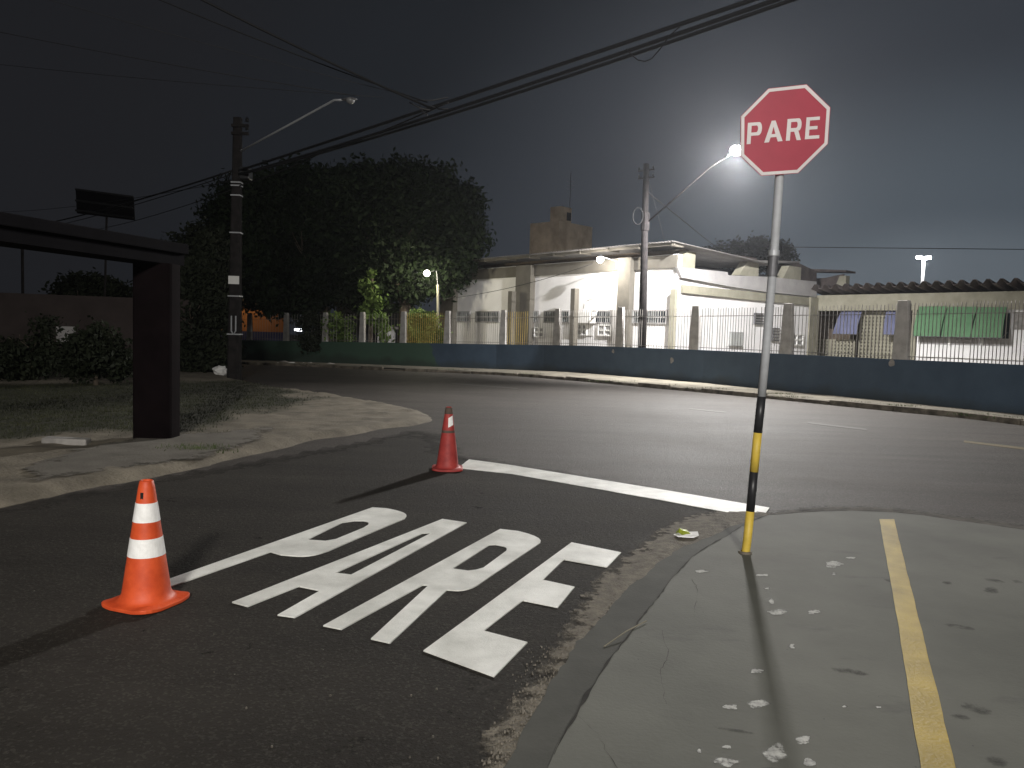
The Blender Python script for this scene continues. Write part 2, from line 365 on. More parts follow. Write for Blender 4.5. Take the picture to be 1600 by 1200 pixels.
# pavement between wall foot and kerb
def strip(A, B, dzA, dzB):
    mb = MB()
    vs = [(*p, T(*p)+dzA) for p in A] + [(*p, T(*p)+dzB) for p in B]; n = len(A)
    mb.add(vs, [(i, i+1, n+i+1, n+i) for i in range(n-1)]); return mb
ground_sheet('pavement', offs(WALL, -0.05) + list(reversed(offs(KERB, -0.05))), M['pave'], 0.10)
mb = MB()
K0, K1 = KERB, offs(KERB, 0.16)
random.seed(3)
def dens(line, step):
    out = []
    for a, b in zip(line, line[1:]):
        n = max(1, int((Vector(b)-Vector(a)).length/step))
        for i in range(n): out.append((a[0]+(b[0]-a[0])*i/n, a[1]+(b[1]-a[1])*i/n))
    out.append(line[-1]); return out
KD = dens(KERB, 0.9)
for i in range(len(KD)-1):
    a, b = Vector(KD[i]), Vector(KD[i+1]); t = (b-a).normalized(); n = Vector((-t.y, t.x))*1.0
    if n.dot(Vector((0, 0))-a) < 0: n = -n
    g = 0.012; a2 = a+t*g; b2 = b-t*g; w = 0.14+random.uniform(-.02, .02); h = 0.12+random.uniform(-.03, .02)
    if random.random() < 0.12: h *= 0.45
    s = random.uniform(-.02, .02)
    c = [a2+n*(w+s), b2+n*(w-s), b2, a2]
    mb.box8([(p.x, p.y, T(p.x, p.y)-0.05) for p in c] + [(p.x, p.y, T(p.x, p.y)+h) for p in c])
o = struct(mb.build('kerb', M['kerb'], bevel=0.015))

# side road of newer, darker asphalt
SIDE = gp([(560, 690), (640, 672), (690, 678), (720, 712), (860, 735), (1000, 760), (1100, 778), (1170, 795), (1212, 808)])
SIDE = SIDE + [(4.5, 6.0), (3.0, -8), (-12, -8), (-7, 2), (-4.6, 6.2)]
m_side = M['side']
o = grid_sheet('side_road', SIDE, 0.16, m_side, lambda x, y, d: 0.004, reach=0.0, ew=0.5)
# make its upper border ragged
def add_edge_alpha(m, nscale=6, soft=0.05):
    nt = m.node_tree; L = nt.links; bs = nt.nodes['Principled BSDF']; out = nt.nodes['Material Output']
    at = _n(nt, 'ShaderNodeAttribute', attribute_name='edge'); tc = _n(nt, 'ShaderNodeTexCoord')
    n = _n(nt, 'ShaderNodeTexNoise'); n.inputs['Scale'].default_value = nscale; n.inputs['Detail'].default_value = 8; n.inputs['Roughness'].default_value = 0.7; L.new(tc.outputs['Object'], n.inputs['Vector'])
    ad = _n(nt, 'ShaderNodeMath', operation='ADD'); L.new(at.outputs['Fac'], ad.inputs[0]); L.new(n.outputs['Fac'], ad.inputs[1])
    mr = _n(nt, 'ShaderNodeMapRange'); mr.inputs[1].default_value = 1.15-soft; mr.inputs[2].default_value = 1.15+soft; L.new(ad.outputs[0], mr.inputs[0])
    tr = _n(nt, 'ShaderNodeBsdfTransparent'); mx = _n(nt, 'ShaderNodeMixShader'); L.new(mr.outputs[0], mx.inputs[0]); L.new(tr.outputs[0], mx.inputs[1]); L.new(bs.outputs[0], mx.inputs[2]); L.new(mx.outputs[0], out.inputs[0])
add_edge_alpha(m_side, 2.5, 0.25)

# sandy verge on the left
VE = gp([(0, 797), (60, 785), (130, 768), (200, 757), (270, 742), (340, 727), (400, 712), (460, 698), (500, 688), (560, 680), (600, 672), (650, 666), (678, 659), (672, 648), (650, 641), (620, 635), (580, 628), (520, 617), (470, 611), (430, 606), (400, 601), (380, 596)])
VERGE = VE + [(-13, 31), (-18, 31), (-18, -4), (-8.6, -4), (-6.9, 0)]
GRASS = gp([(-300, 612), (-300, 705), (0, 695), (120, 686), (200, 684), (280, 682), (330, 672), (370, 655), (430, 645), (492, 634), (470, 618), (430, 608), (380, 598), (300, 600)])
def grassy(x, y, d=0):
    s = sdist(GRASS, x, y); return max(0, min(1, 0.5+s*1.2 + 0.9*(noise.noise(Vector((x*1.1, y*1.1, 3)))) + .4*noise.noise(Vector((x*4, y*4, 1)))))
def zv(x, y, d):
    k = max(0, min(1, (d+0.05)/0.35)); k = k*k*(3-2*k)
    return T(x, y)-0.03+0.10*k + 0.028*noise.noise(Vector((x*1.7, y*1.7, 0))) + 0.018*noise.noise(Vector((x*6, y*6, 5)))*(0.5+k)
mv = mat('verge_sand', (0.10, 0.086, 0.064), 0.95, col2=(0.21, 0.182, 0.138), scale=2.2, bump=0.8, bscale=28)
nt = mv.node_tree; L = nt.links; bs = nt.nodes['Principled BSDF']; rp = bs.inputs['Base Color'].links[0].from_socket
at = _n(nt, 'ShaderNodeAttribute', attribute_name='mask'); mx = _n(nt, 'ShaderNodeMix', data_type='RGBA'); mx.inputs[7].default_value = (0.024, 0.024, 0.012, 1)
L.new(at.outputs['Fac'], mx.inputs[0]); L.new(rp, mx.inputs[6]); L.new(mx.outputs[2], bs.inputs['Base Color'])
grid_sheet('verge', VERGE, 0.14, mv, zv, reach=0.1, ew=0.3, extra=grassy)
ground_sheet('earth', [(-18.1, 33), (-13, 31), (-18.0, 31), (-18.0, -4), (-60, -4), (-60, 48), (-30, 46)], M['sand'], 0.04)

# car park slab, its cement fillet and the sand between
LOTE = gp([(868, 1200), (905, 1120), (960, 1035), (1005, 975), (1055, 910), (1080, 880), (1120, 855), (1150, 836), (1175, 822), (1200, 812), (1280, 806), (1340, 805.5), (1400, 808), (1440, 812), (1500, 822), (1560, 830), (1600, 836), (1700, 848), (1900, 870)])
LOT = LOTE + [(14, 5.2), (14, -8), (-1.2, -8), (-0.35, 0.8)]
FIL = gp([(800, 1200), (855, 1085), (905, 1010), (960, 945), (1015, 895), (1050, 868), (1100, 846), (1150, 826), (1190, 811)])
def jit(poly, step, amp, closed=False, sc=3.0):
    out = []
    pts = poly + ([poly[0]] if closed else [])
    for p in dens(pts, step):
        out.append((p[0]+amp*noise.noise(Vector((p[0]*sc, p[1]*sc, 2)))+amp*.6*noise.noise(Vector((p[0]*sc*5, p[1]*sc*5, 8))), p[1]+amp*noise.noise(Vector((p[0]*sc, p[1]*sc, 12)))+amp*.6*noise.noise(Vector((p[0]*sc*5, p[1]*sc*5, 9)))))
    return out[:-1] if closed else out
ml = mat('painted_grey_slab', (0.090, 0.091, 0.078), 0.85, col2=(0.138, 0.139, 0.120), scale=0.9, bump=0.15, bscale=55)
nt = ml.node_tree; L = nt.links; bs = nt.nodes['Principled BSDF']; src = bs.inputs['Base Color'].links[0].from_socket; tc = nt.nodes['Texture Coordinate']
n1 = _n(nt, 'ShaderNodeTexNoise'); n1.inputs['Scale'].default_value = 1.6; n1.inputs['Detail'].default_value = 8; n1.inputs['Roughness'].default_value = 0.65
mp = _n(nt, 'ShaderNodeMapping'); mp.inputs['Scale'].default_value = (0.8, 2.2, 1); mp.inputs['Rotation'].default_value = (0, 0, -0.4); L.new(tc.outputs['Object'], mp.inputs[0]); L.new(mp.outputs[0], n1.inputs['Vector'])
r1 = _n(nt, 'ShaderNodeMapRange'); r1.inputs[1].default_value = 0.60; r1.inputs[2].default_value = 0.74; L.new(n1.outputs['Fac'], r1.inputs[0])
x1 = _n(nt, 'ShaderNodeMix', data_type='RGBA'); x1.inputs[7].default_value = (0.06, 0.06, 0.055, 1); kk = _n(nt, 'ShaderNodeMath', operation='MULTIPLY'); kk.inputs[1].default_value = 0.6; L.new(r1.outputs[0], kk.inputs[0]); L.new(kk.outputs[0], x1.inputs[0]); L.new(src, x1.inputs[6])
# hairline cracks
vo = _n(nt, 'ShaderNodeTexVoronoi', feature='DISTANCE_TO_EDGE'); vo.inputs['Scale'].default_value = 0.7
wn = _n(nt, 'ShaderNodeTexNoise'); wn.inputs['Scale'].default_value = 3.5; wn.inputs['Detail'].default_value = 6; L.new(tc.outputs['Object'], wn.inputs['Vector'])
av = _n(nt, 'ShaderNodeMix', data_type='VECTOR'); av.inputs[0].default_value = 0.25; L.new(tc.outputs['Object'], av.inputs[4]); L.new(wn.outputs['Color'], av.inputs[5]); L.new(av.outputs[1], vo.inputs['Vector'])
lt = _n(nt, 'ShaderNodeMath', operation='LESS_THAN'); lt.inputs[1].default_value = 0.0022; L.new(vo.outputs['Distance'], lt.inputs[0])
k2 = _n(nt, 'ShaderNodeMath', operation='MULTIPLY'); k2.inputs[1].default_value = 0.0; L.new(lt.outputs[0], k2.inputs[0])
x2 = _n(nt, 'ShaderNodeMix', data_type='RGBA'); x2.inputs[7].default_value = (0.05, 0.05, 0.045, 1); L.new(k2.outputs[0], x2.inputs[0]); L.new(x1.outputs[2], x2.inputs[6])
# pale pock marks
v3 = _n(nt, 'ShaderNodeTexVoronoi'); v3.inputs['Scale'].default_value = 9; L.new(tc.outputs['Object'], v3.inputs['Vector'])
l3 = _n(nt, 'ShaderNodeMath', operation='LESS_THAN'); l3.inputs[1].default_value = 0.035; L.new(v3.outputs['Distance'], l3.inputs[0])
x3 = _n(nt, 'ShaderNodeMix', data_type='RGBA'); x3.inputs[7].default_value = (0.06, 0.06, 0.06, 1); L.new(l3.outputs[0], x3.inputs[0]); L.new(x2.outputs[2], x3.inputs[6])
L.new(x3.outputs[2], bs.inputs['Base Color'])
M['lot'] = ml
LZ = 0.045
lotp = jit(LOTE, 0.06, 0.018) + [(14, 5.2), (14, -8), (-1.2, -8), (-0.35, 0.8)]
mb = MB(); mb.prism([[(x, y, LZ) for x, y in lotp]], (0, 0, -0.08)); o = struct(mb.build('parking_slab', ml))
# fillet: from slab edge down to the asphalt
fil_in = LOTE[:10]
mf = mat('cement_fillet', (0.042, 0.042, 0.036), 0.9, col2=(0.075, 0.075, 0.065), scale=2.2, bump=0.12, bscale=60)
FILP = FIL + [LOTE[9], LOTE[8], LOTE[7], LOTE[6], LOTE[5], LOTE[4], LOTE[3], LOTE[2], LOTE[1], LOTE[0], (-0.35, 0.8), (-1.2, -8), (-1.7, -8), (-0.75, 0.8)]
FILP2 = [(x, y) for x, y in FILP]
def zf(x, y, d):
    return 0.012 + 0.02*max(0, min(1, d/0.25)) + 0.004*noise.noise(Vector((x*5, y*5, 0)))
fillp = jit(FIL, 0.07, 0.03) + [(x+0.03, y-0.02) for x, y in [LOTE[i] for i in range(9, -1, -1)]] + [(-0.33, 0.8), (-1.2, -8), (-1.7, -8), (-0.75, 0.8)]
mb = MB(); mb.prism([[(x, y, 0.026) for x, y in fillp]], (0, 0, -0.05)); struct(mb.build('gutter', mf))
SAND = gp([(715, 1235), (775, 1150), (845, 1060), (890, 985), (912, 948), (925, 922), (955, 893), (990, 864), (1020, 840), (1060, 815), (1120, 800), (1190, 800), (1215, 808), (1190, 824), (1100, 862), (1050, 885), (960, 965), (905, 1030), (860, 1100), (810, 1235)])
msand = edge_mat('gritty_sand', (0.09, 0.078, 0.06), (0.21, 0.185, 0.145), nscale=7, soft=0.10, cscale=14, bump=0.9, ns2=60)
grid_sheet('sand_strip', SAND, 0.03, msand, lambda x, y, d: 0.010+0.012*max(0, min(1, d/0.15))+0.004*noise.noise(Vector((x*20, y*20, 0))), reach=0.05, ew=0.30)
# concrete patches in the verge near the shelter
PATCH = gp([(120, 714), (235, 690), (330, 686), (420, 676), (395, 700), (300, 728), (170, 745), (60, 765), (30, 745)])
mpat = edge_mat('worn_concrete_patch', (0.095, 0.086, 0.07), (0.155, 0.14, 0.118), nscale=4, soft=0.08, cscale=3)
grid_sheet('concrete_path', PATCH, 0.10, mpat, lambda x, y, d: 0.088+0.006*noise.noise(Vector((x*3, y*3, 0))), reach=0.05, ew=0.5)

DIRT = gp([(1195, 806), (1240, 797), (1290, 793), (1350, 794), (1410, 797), (1470, 806), (1530, 814), (1620, 826), (1760, 842), (1760, 862), (1600, 842), (1500, 826), (1440, 816), (1380, 811), (1290, 811), (1215, 817)])
mdirt = edge_mat('crumbled_dirt', (0.022, 0.018, 0.014), (0.09, 0.078, 0.062), nscale=9, soft=0.08, cscale=9, bump=0.9)
grid_sheet('dirt_edge', DIRT, 0.05, mdirt, lambda x, y, d: 0.008+0.03*max(0, min(1, d/0.12))+0.010*noise.noise(Vector((x*11, y*11, 0))), reach=0.06, ew=0.22)
# ------------------------------------------------------------------ painted markings
def zoomq(pts, x0, y0, s): return [(x0+x/s, y0+y/s) for x, y in pts]
LS = 1600/760
def arc(p0, c, p1, n=5):
    return [((1-t)**2*p0[0]+2*t*(1-t)*c[0]+t*t*p1[0], (1-t)**2*p0[1]+2*t*(1-t)*c[1]+t*t*p1[1]) for t in [i/n for i in range(n+1)]]
LET = [
 ('P', [(11,296),(720,47),(765,50)] + arc((765,50),(835,62),(832,75)) + arc((826,84),(690,140),(575,190),4) + arc((565,193),(520,210),(470,207)) + [(420,203),(385,193),(56,307)],
       [[(505,153),(620,97),(660,91)] + arc((690,91),(714,94),(706,104),3) + [(690,114),(600,151),(565,157)]]),
 ('A', [(258,358),(950,85),(1030,97),(465,408),(408,400),(548,320),(478,306),(310,372)], [[(598,262),(885,132),(915,130),(650,268)]]),
 ('R', [(558,435),(1140,118),(1200,125)] + arc((1200,125),(1285,145),(1272,163)) + [(1250,178),(1130,258)] + arc((1080,292),(1045,320),(1000,320)) + [(965,318),(778,492),(715,478),(905,302),(885,302),(618,447)],
       [[(983,248),(1105,170),(1125,169)] + arc((1150,174),(1168,178),(1160,190),3) + [(1085,245),(1060,252),(1035,255)]]),
 ('E', [(888,517),(1375,162),(1538,195),(1492,243),(1350,218),(1280,285),(1385,308),(1330,375),(1215,352),(1085,452),(1230,490),(1120,602)], []),
]
rl = thing('road_lettering', 'white word PARE painted in tall letters on the dark side road', 'road marking', G(600, 900), world=True)
for ch, out, holes in LET:
    lo = [[G(*q, 0.014) for q in zoomq(l, 240, 770, LS)] for l in [out]+holes]
    lo = [[Vector((p.x, p.y, 0.013)) for p in l] for l in lo]
    mb = MB(); mb.prism(lo, (0, 0, -0.007)); o = mb.build('letter', M['paint'], rl); o['label'] = 'painted letter '+ch
def flat(name, pxs, m, label, cat, dz=0.013, th=0.006, group=None, j=0):
    P = [tuple(G(x, y, dz)[:2]) for x, y in pxs]
    if j: P = jit(P, 0.08, j, closed=True)
    mb = MB(); mb.prism([[(x, y, T(x, y)+dz) for x, y in P]], (0, 0, -th)); c = P[0]
    return tag(mb.build(name, m, origin=(c[0], c[1], 0)), label, cat, group)
flat('stop_line', [(716, 731), (733, 717.6), (800, 726.7), (1030, 764), (1202, 793), (1191, 810.5), (1030, 780.4), (800, 740)], M['paint'], 'thick white stop line across the mouth of the side road', 'road marking', j=0.006)
flat('yellow_line', [(1374, 811), (1397, 811), (1440, 985), (1470, 1100), (1496, 1215), (1441, 1215), (1424, 1110), (1404, 980)], M['yellow'], 'long yellow line painted on the grey car park slab', 'ground marking', dz=LZ+0.004, th=0.003, j=0.004)
flat('lane_dash', [(1262, 659), (1354, 669.5), (1354, 672.5), (1262, 661.5)], M['faded'], 'faded pale lane dash just right of the sign pole on the main road', 'road marking', dz=0.004, th=0.003)
flat('lane_dash', [(1506, 688), (1600, 699), (1660, 706), (1660, 710), (1600, 702.5), (1506, 691)], M['fadedy'], 'faded yellowish lane dash at the right edge of the main road', 'road marking', dz=0.004, th=0.003)
flat('lane_dash', [(1078, 638), (1134, 643.2), (1134, 645), (1078, 639.6)], M['faded'], 'faint lane dash on the main road left of the sign pole', 'road marking', dz=0.004, th=0.003)
flat('lane_dash', [(706, 598.3), (809, 606.2), (809, 608), (706, 599.8)], M['faded'], 'long faint lane dash beyond the red cone', 'road marking', dz=0.004, th=0.003)
# cracks: the broken joint between slab and gutter, and hairlines in the slab
def crack_strip(mb, P, w, z):
    P = [Vector(p) for p in P]; L_, R_ = [], []
    for i, p in enumerate(P):
        t = (P[min(i+1, len(P)-1)]-P[max(i-1, 0)]).normalized(); n = Vector((-t.y, t.x)); k = w*max(.15, .6+1.6*noise.noise(Vector((p.x*6, p.y*6, 4)))+.8*noise.noise(Vector((p.x*25, p.y*25, 4))))
        L_.append((*(p+n*k), z)); R_.append((*(p-n*k*.7), z))
    n_ = len(P); mb.add(L_+R_, [(i, i+1, n_+i+1, n_+i) for i in range(n_-1)])
mcr = mat('dark_crack', (0.012, 0.011, 0.009), 0.95, col2=(0.03, 0.027, 0.022), scale=12)  # dark tone for the joint and hairline cracks
mb = MB(); crack_strip(mb, jit(LOTE[:14], 0.05, 0.012), .008, LZ+.0025)
for px in ([(1040, 1100), (1030, 1060), (1044, 1020), (1036, 985)], [(905, 1120), (935, 1150), (950, 1180), (975, 1215)], [(1085, 905), (1090, 930), (1084, 965)]):
    crack_strip(mb, jit([tuple(G(x, y, LZ)[:2]) for x, y in px], 0.03, 0.02, sc=5), .0011, LZ+.002)
struct(mb.build('slab_cracks', mcr, fix=False))
mscuff = edge_mat('black_rubber_scuffs', (0.055, 0.055, 0.049), (0.085, 0.085, 0.076), nscale=14, soft=0.22, cscale=10, bump=0.1)
SCF = [(1395, 908, 16, 3), (1552, 907, 22, 3), (1590, 909, 12, 3), (1550, 923, 13, 6), (1480, 911, 10, 3), (1525, 1108, 26, 9), (1500, 1120, 18, 5), (1150, 1142, 30, 3), (1330, 1050, 30, 5), (1560, 1190, 20, 8), (1500, 980, 26, 4), (1210, 1205, 20, 7), (1262, 1210, 12, 7)]
sv, sf, se = [], [], []
for (x, y, a, b) in SCF:
    pl = [tuple(G(x+a*1.3*math.cos(t), y+b*1.3*math.sin(t)+.2*a*math.cos(t), LZ)[:2]) for t in [k*math.pi/8 for k in range(16)]]; c = (sum(p[0] for p in pl)/16, sum(p[1] for p in pl)/16); base = len(sv)
    for f_, e_ in ((1.0, 0.10), (0.5, 0.40)):
        for p in pl: sv.append((c[0]+(p[0]-c[0])*f_, c[1]+(p[1]-c[1])*f_, LZ+0.0012)); se.append(e_)
    sv.append((*c, LZ+0.0012)); se.append(.50)
    for k in range(16):
        q = (k+1) % 16; sf.append((base+k, base+q, base+16+q, base+16+k)); sf.append((base+16+k, base+16+q, base+32))
me = bpy.data.meshes.new('slab_scuffs'); me.from_pydata(sv, [], sf); me.materials.append(mscuff); a_ = me.attributes.new('edge', 'FLOAT', 'POINT'); a_.data.foreach_set('value', se)
struct((lambda o: (COL.objects.link(o), o)[1])(bpy.data.objects.new('slab_scuffs', me)))
# worn pale spots on the slab
SP = [(1302,882,16,6),(1303,897,6,3),(1192,899,12,2.5),(1216,957,18,5),(1205,940,7,5),(1271,957,12,4),(1237,1010,8,6),(1183,1049,13,5),(1142,1105,14,6),(1184,1101,21,8),(1255,1157,15,9),(1212,1177,22,16),(1134,1192,22,8),(1093,1173,6,6),(1136,1168,9,4),(1264,1192,12,8),(1320,1104,6,2.5),(1372,1106,6,2.5),(1199,920,6,3),(1095,893,12,3),(1330,872,9,2)]
mspot = edge_mat('worn_pale_spots', (0.30, 0.30, 0.29), (0.60, 0.60, 0.57), nscale=22, soft=0.10, cscale=30, bump=0.4)
for i_, (x, y, a, b) in enumerate(SP):
    pl = [tuple(G(x+a*1.15*math.cos(t)*(1+.2*math.sin(3*t+x)), y+b*1.15*math.sin(t)*(1+.2*math.cos(2*t+y)), LZ)[:2]) for t in [k*math.pi/8 for k in range(16)]]
    V0 = len(pl)
    if i_ == 0: sv, sf, se = [], [], []
    c = (sum(p[0] for p in pl)/V0, sum(p[1] for p in pl)/V0); base = len(sv)
    for f_, e_ in ((1.0, 0.18), (0.62, 0.55 if a > 8 else 0.45)):
        for p in pl: sv.append((c[0]+(p[0]-c[0])*f_, c[1]+(p[1]-c[1])*f_, LZ+0.002)); se.append(e_)
    sv.append((c[0], c[1], LZ+0.002)); se.append(0.68)
    for k in range(V0):
        k2_ = (k+1) % V0
        sf.append((base+k, base+k2_, base+V0+k2_, base+V0+k)); sf.append((base+V0+k, base+V0+k2_, base+2*V0))
me = bpy.data.meshes.new('slab_wear'); me.from_pydata(sv, [], sf); me.materials.append(mspot); a_ = me.attributes.new('edge', 'FLOAT', 'POINT'); a_.data.foreach_set('value', se)
struct((lambda o: (COL.objects.link(o), o)[1])(bpy.data.objects.new('slab_wear', me)))

# ------------------------------------------------------------------ perimeter wall, posts, fence
mw = mat('wall_paint', (0.042, 0.068, 0.105), 0.85, col2=(0.056, 0.088, 0.13), scale=1.2, bump=0.3, bscale=30)
nt = mw.node_tree; L = nt.links; bs = nt.nodes['Principled BSDF']; src = bs.inputs['Base Color'].links[0].from_socket; tc = nt.nodes['Texture Coordinate']
sp = _n(nt, 'ShaderNodeSeparateXYZ'); L.new(tc.outputs['Object'], sp.inputs[0])
nn = _n(nt, 'ShaderNodeTexNoise'); nn.inputs['Scale'].default_value = 0.9; nn.inputs['Detail'].default_value = 5; L.new(tc.outputs['Object'], nn.inputs['Vector'])
a1 = _n(nt, 'ShaderNodeMath', operation='MULTIPLY_ADD'); a1.inputs[1].default_value = 2.4; L.new(nn.outputs['Fac'], a1.inputs[0]); L.new(sp.outputs['X'], a1.inputs[2])
a2 = _n(nt, 'ShaderNodeMath', operation='MULTIPLY_ADD'); a2.inputs[1].default_value = 0.9; L.new(sp.outputs['Z'], a2.inputs[0]); L.new(a1.outputs[0], a2.inputs[2])
l1 = _n(nt, 'ShaderNodeMapRange'); l1.inputs[1].default_value = -2.3; l1.inputs[2].default_value = -2.1; l1.inputs[3].default_value = 1; l1.inputs[4].default_value = 0; L.new(a2.outputs[0], l1.inputs[0])
gx = _n(nt, 'ShaderNodeMix', data_type='RGBA'); gx.inputs[7].default_value = (0.06, 0.115, 0.08, 1); L.new(l1.outputs[0], gx.inputs[0]); L.new(src, gx.inputs[6])
# darker towards the foot, upper limit broken up by noise
gm = _n(nt, 'ShaderNodeMath', operation='MULTIPLY_ADD'); gm.inputs[1].default_value = 0.8; L.new(nn.outputs['Fac'], gm.inputs[0]); L.new(sp.outputs['Z'], gm.inputs[2])
gr = _n(nt, 'ShaderNodeMapRange'); gr.inputs[1].default_value = 0.45; gr.inputs[2].default_value = 0.75; gr.inputs[3].default_value = 0.6; gr.inputs[4].default_value = 0; L.new(gm.outputs[0], gr.inputs[0])
g2 = _n(nt, 'ShaderNodeMix', data_type='RGBA'); g2.inputs[7].default_value = (0.035, 0.04, 0.035, 1); L.new(gr.outputs[0], g2.inputs[0]); L.new(gx.outputs[2], g2.inputs[6]); L.new(g2.outputs[2], bs.inputs['Base Color'])
pw = thing('perimeter_wall', 'low blue and green painted school wall curving along the main road', 'wall', (*WALL[6], 0))
A, B = offs(WALL, 0.0), offs(WALL, -0.16)
# offs sign: make B the school side
mb = MB(); n = len(WALL)
WZ = [T(*p)+HW+0.02*noise.noise(Vector((p[0]*.3, p[1]*.3, 0))) for p in WALL]
vs = [(*A[i], -0.8) for i in range(n)] + [(*A[i], WZ[i]) for i in range(n)] + [(*B[i], WZ[i]) for i in range(n)] + [(*B[i], -0.8) for i in range(n)]
fs = [(i, i+1, n+i+1, n+i) for i in range(n-1)] + [(n+i, n+i+1, 2*n+i+1, 2*n+i) for i in range(n-1)] + [(2*n+i, 2*n+i+1, 3*n+i+1, 3*n+i) for i in range(n-1)] + [(0, n, 2*n, 3*n), (n-1, 4*n-1, 3*n-1, 2*n-1)]
mb.add(vs, fs); mb.build('wall_body', mw, pw)
def wall_at_px(px, py=540):
    d = ray(px, py)
    for i in range(len(WALL)-1):
        a = Vector(WALL[i]); b = Vector(WALL[i+1]); r = Vector((d.x, d.y)); e = b-a
        den = r.x*e.y-r.y*e.x
        if abs(den) < 1e-9: continue
        k = (a.x*e.y-a.y*e.x)/den; s = (a.x*r.y-a.y*r.x)/den
        if k > 0 and -1e-6 <= s <= 1+1e-6: return a+e*s, e.normalized(), WZ[i]+(WZ[i+1]-WZ[i])*s, i+s
    return None
def wall_at(idx):
    i = min(int(idx), len(WALL)-2); s = idx-i; a = Vector(WALL[i]); b = Vector(WALL[i+1]); return a+(b-a)*s, WZ[i]+(WZ[i+1]-WZ[i])*s
for px, py, r_ in [(1050, 563, .13), (958, 549, .09), (1394, 567, .13)]:
    q, t, zt, _ = wall_at_px(px, py); nrm = Vector((-t.y, t.x)); nrm = nrm if nrm.dot(-q) > 0 else -nrm
    c = W(px, py, q.y); mb = MB()
    pts = []
    for k in range(12):
        rr = r_*random.uniform(.6, 1.1); a = k*math.pi/6; pts.append(Vector((c.x, c.y, c.z))+Vector((t.x, t.y, 0))*rr*math.cos(a)*.8+Vector((0, 0, rr*math.sin(a))))
    mb.prism([[p+Vector((nrm.x, nrm.y, 0))*0.006 for p in pts]], (-nrm.x*.02, -nrm.y*.02, 0)); mb.build('paint_chip', M['conc'], pw)
# concrete posts
POST = [1700, 1405, 1226, 1083, 966, 868, 784, 697, 628, 564, 506, 445, 388, 330]
PLAB = {1700: 'concrete fence post just beyond the right edge', 1405: 'broad grey fence post left of the green awnings', 1226: 'grey fence post right of the sign pole', 1083: 'grey fence post right of the dark utility pole on the wall',
 966: 'fence post beside the bright building pilaster', 868: 'fence post between the two block vents of the white building', 784: 'fence post at the left end of the second ochre railing', 697: 'fence post by the left corner of the white building',
 628: 'fence post at the left end of the ochre railing by the bush', 564: 'fence post against the leafy vine under the big tree', 506: 'fence post under the big tree right of the lit car', 445: 'thin pale fence post left of the lit car', 388: 'pale fence post beside the left utility pole', 330: 'fence post hidden in leaves left of the utility pole'}
posts = []
for px in POST:
    q, t, zt, idx = wall_at_px(px); nrm = Vector((-t.y, t.x)); nrm = nrm if nrm.dot(-q) > 0 else -nrm
    q = q - nrm*0.10; posts.append((q, idx, zt, px))
    mb = MB(); w0 = 0.20 if px > 1000 else 0.17; ht = 1.62
    F = Frame((q.x-t.x*1, q.y-t.y*1), (q.x+t.x*1, q.y+t.y*1))
    vs = []
    for z, w, dd in ((zt-0.03, w0*1.15, .085), (zt+ht*.75, w0*.9, .075), (zt+ht, w0*.75, .07)):
        vs += [F.P(1-w, dd, z), F.P(1+w, dd, z), F.P(1+w, -dd, z), F.P(1-w, -dd, z)]
    fs = [(0,1,2,3), (8,9,10,11)]+[(l*4+k, l*4+(k+1)%4, (l+1)*4+(k+1)%4, (l+1)*4+k) for l in (0,1) for k in range(4)]
    mb.add(vs, fs); tag(mb.build('fence_post', M['postc'], bevel=0.012, origin=(q.x, q.y, zt)), PLAB[px], 'fence post', 'concrete posts along the school wall')
posts.sort(key=lambda p: p[1])
RLAB = {1405: 'grey railing in front of the green awnings', 1226: 'grey railing in front of the lattice block wall', 1083: 'grey railing crossed by the stop sign pole', 966: 'grey railing behind the dark utility pole on the wall', 868: 'grey railing in front of the block vents and white box', 784: 'railing with an ochre painted left half', 697: 'grey railing below the small windows at the left of the white building', 628: 'ochre railing in front of the bright bush', 564: 'railing in front of the small white hut', 506: 'railing right of the big trunk', 445: 'railing around the lit car', 388: 'railing in front of the orange wall', 330: 'railing behind the left utility pole'}
for (q0, i0, z0, p0), (q1, i1, z1, p1) in zip(posts, posts[1:]):
    lab = RLAB.get(p1, 'grey railing'); yel = p1 == 628; half = p1 == 784
    ft = thing('fence_railing', lab, 'railing', (*q1, z1), 'iron railings along the school wall')
    n = max(4, int((q1-q0).length/0.125))
    if p1 < 600: n = max(4, int(n*0.6))
    pts = []
    for k in range(n+1):
        q, zt = wall_at(i0+(i1-i0)*k/n); e = (q1-q0).normalized(); nrm = Vector((-e.y, e.x)); nrm = nrm if nrm.dot(-q) > 0 else -nrm
        pts.append((q-nrm*0.10, zt))
    bars, bars2, rails = MB(), MB(), MB()
    for k in range(1, n):
        q, zt = pts[k]; j = random.uniform(-.006, .006)
        tgt = bars2 if (half and k > n*0.5) else bars
        r_ = 0.011 if not (yel or (half and k > n*.5)) else 0.014
        if random.random() < 0.03: continue
        tgt.tube([(q.x, q.y, zt-0.01), (q.x+j, q.y+j, zt+1.52+random.uniform(-.02, .02))], r_, 4)
    rails.tube([(q.x, q.y, zt+0.09) for q, zt in pts], 0.014, 4); rails.tube([(q.x, q.y, zt+1.24) for q, zt in pts], 0.014, 4)
    bars.build('bars', M['bary'] if yel else M['bar'], ft, fix=False)
    if half: bars2.build('bars', M['bary'], ft, fix=False)['label'] = 'ochre bars'
    rails.build('rails', M['bary'] if yel else M['bar'], ft, fix=False)

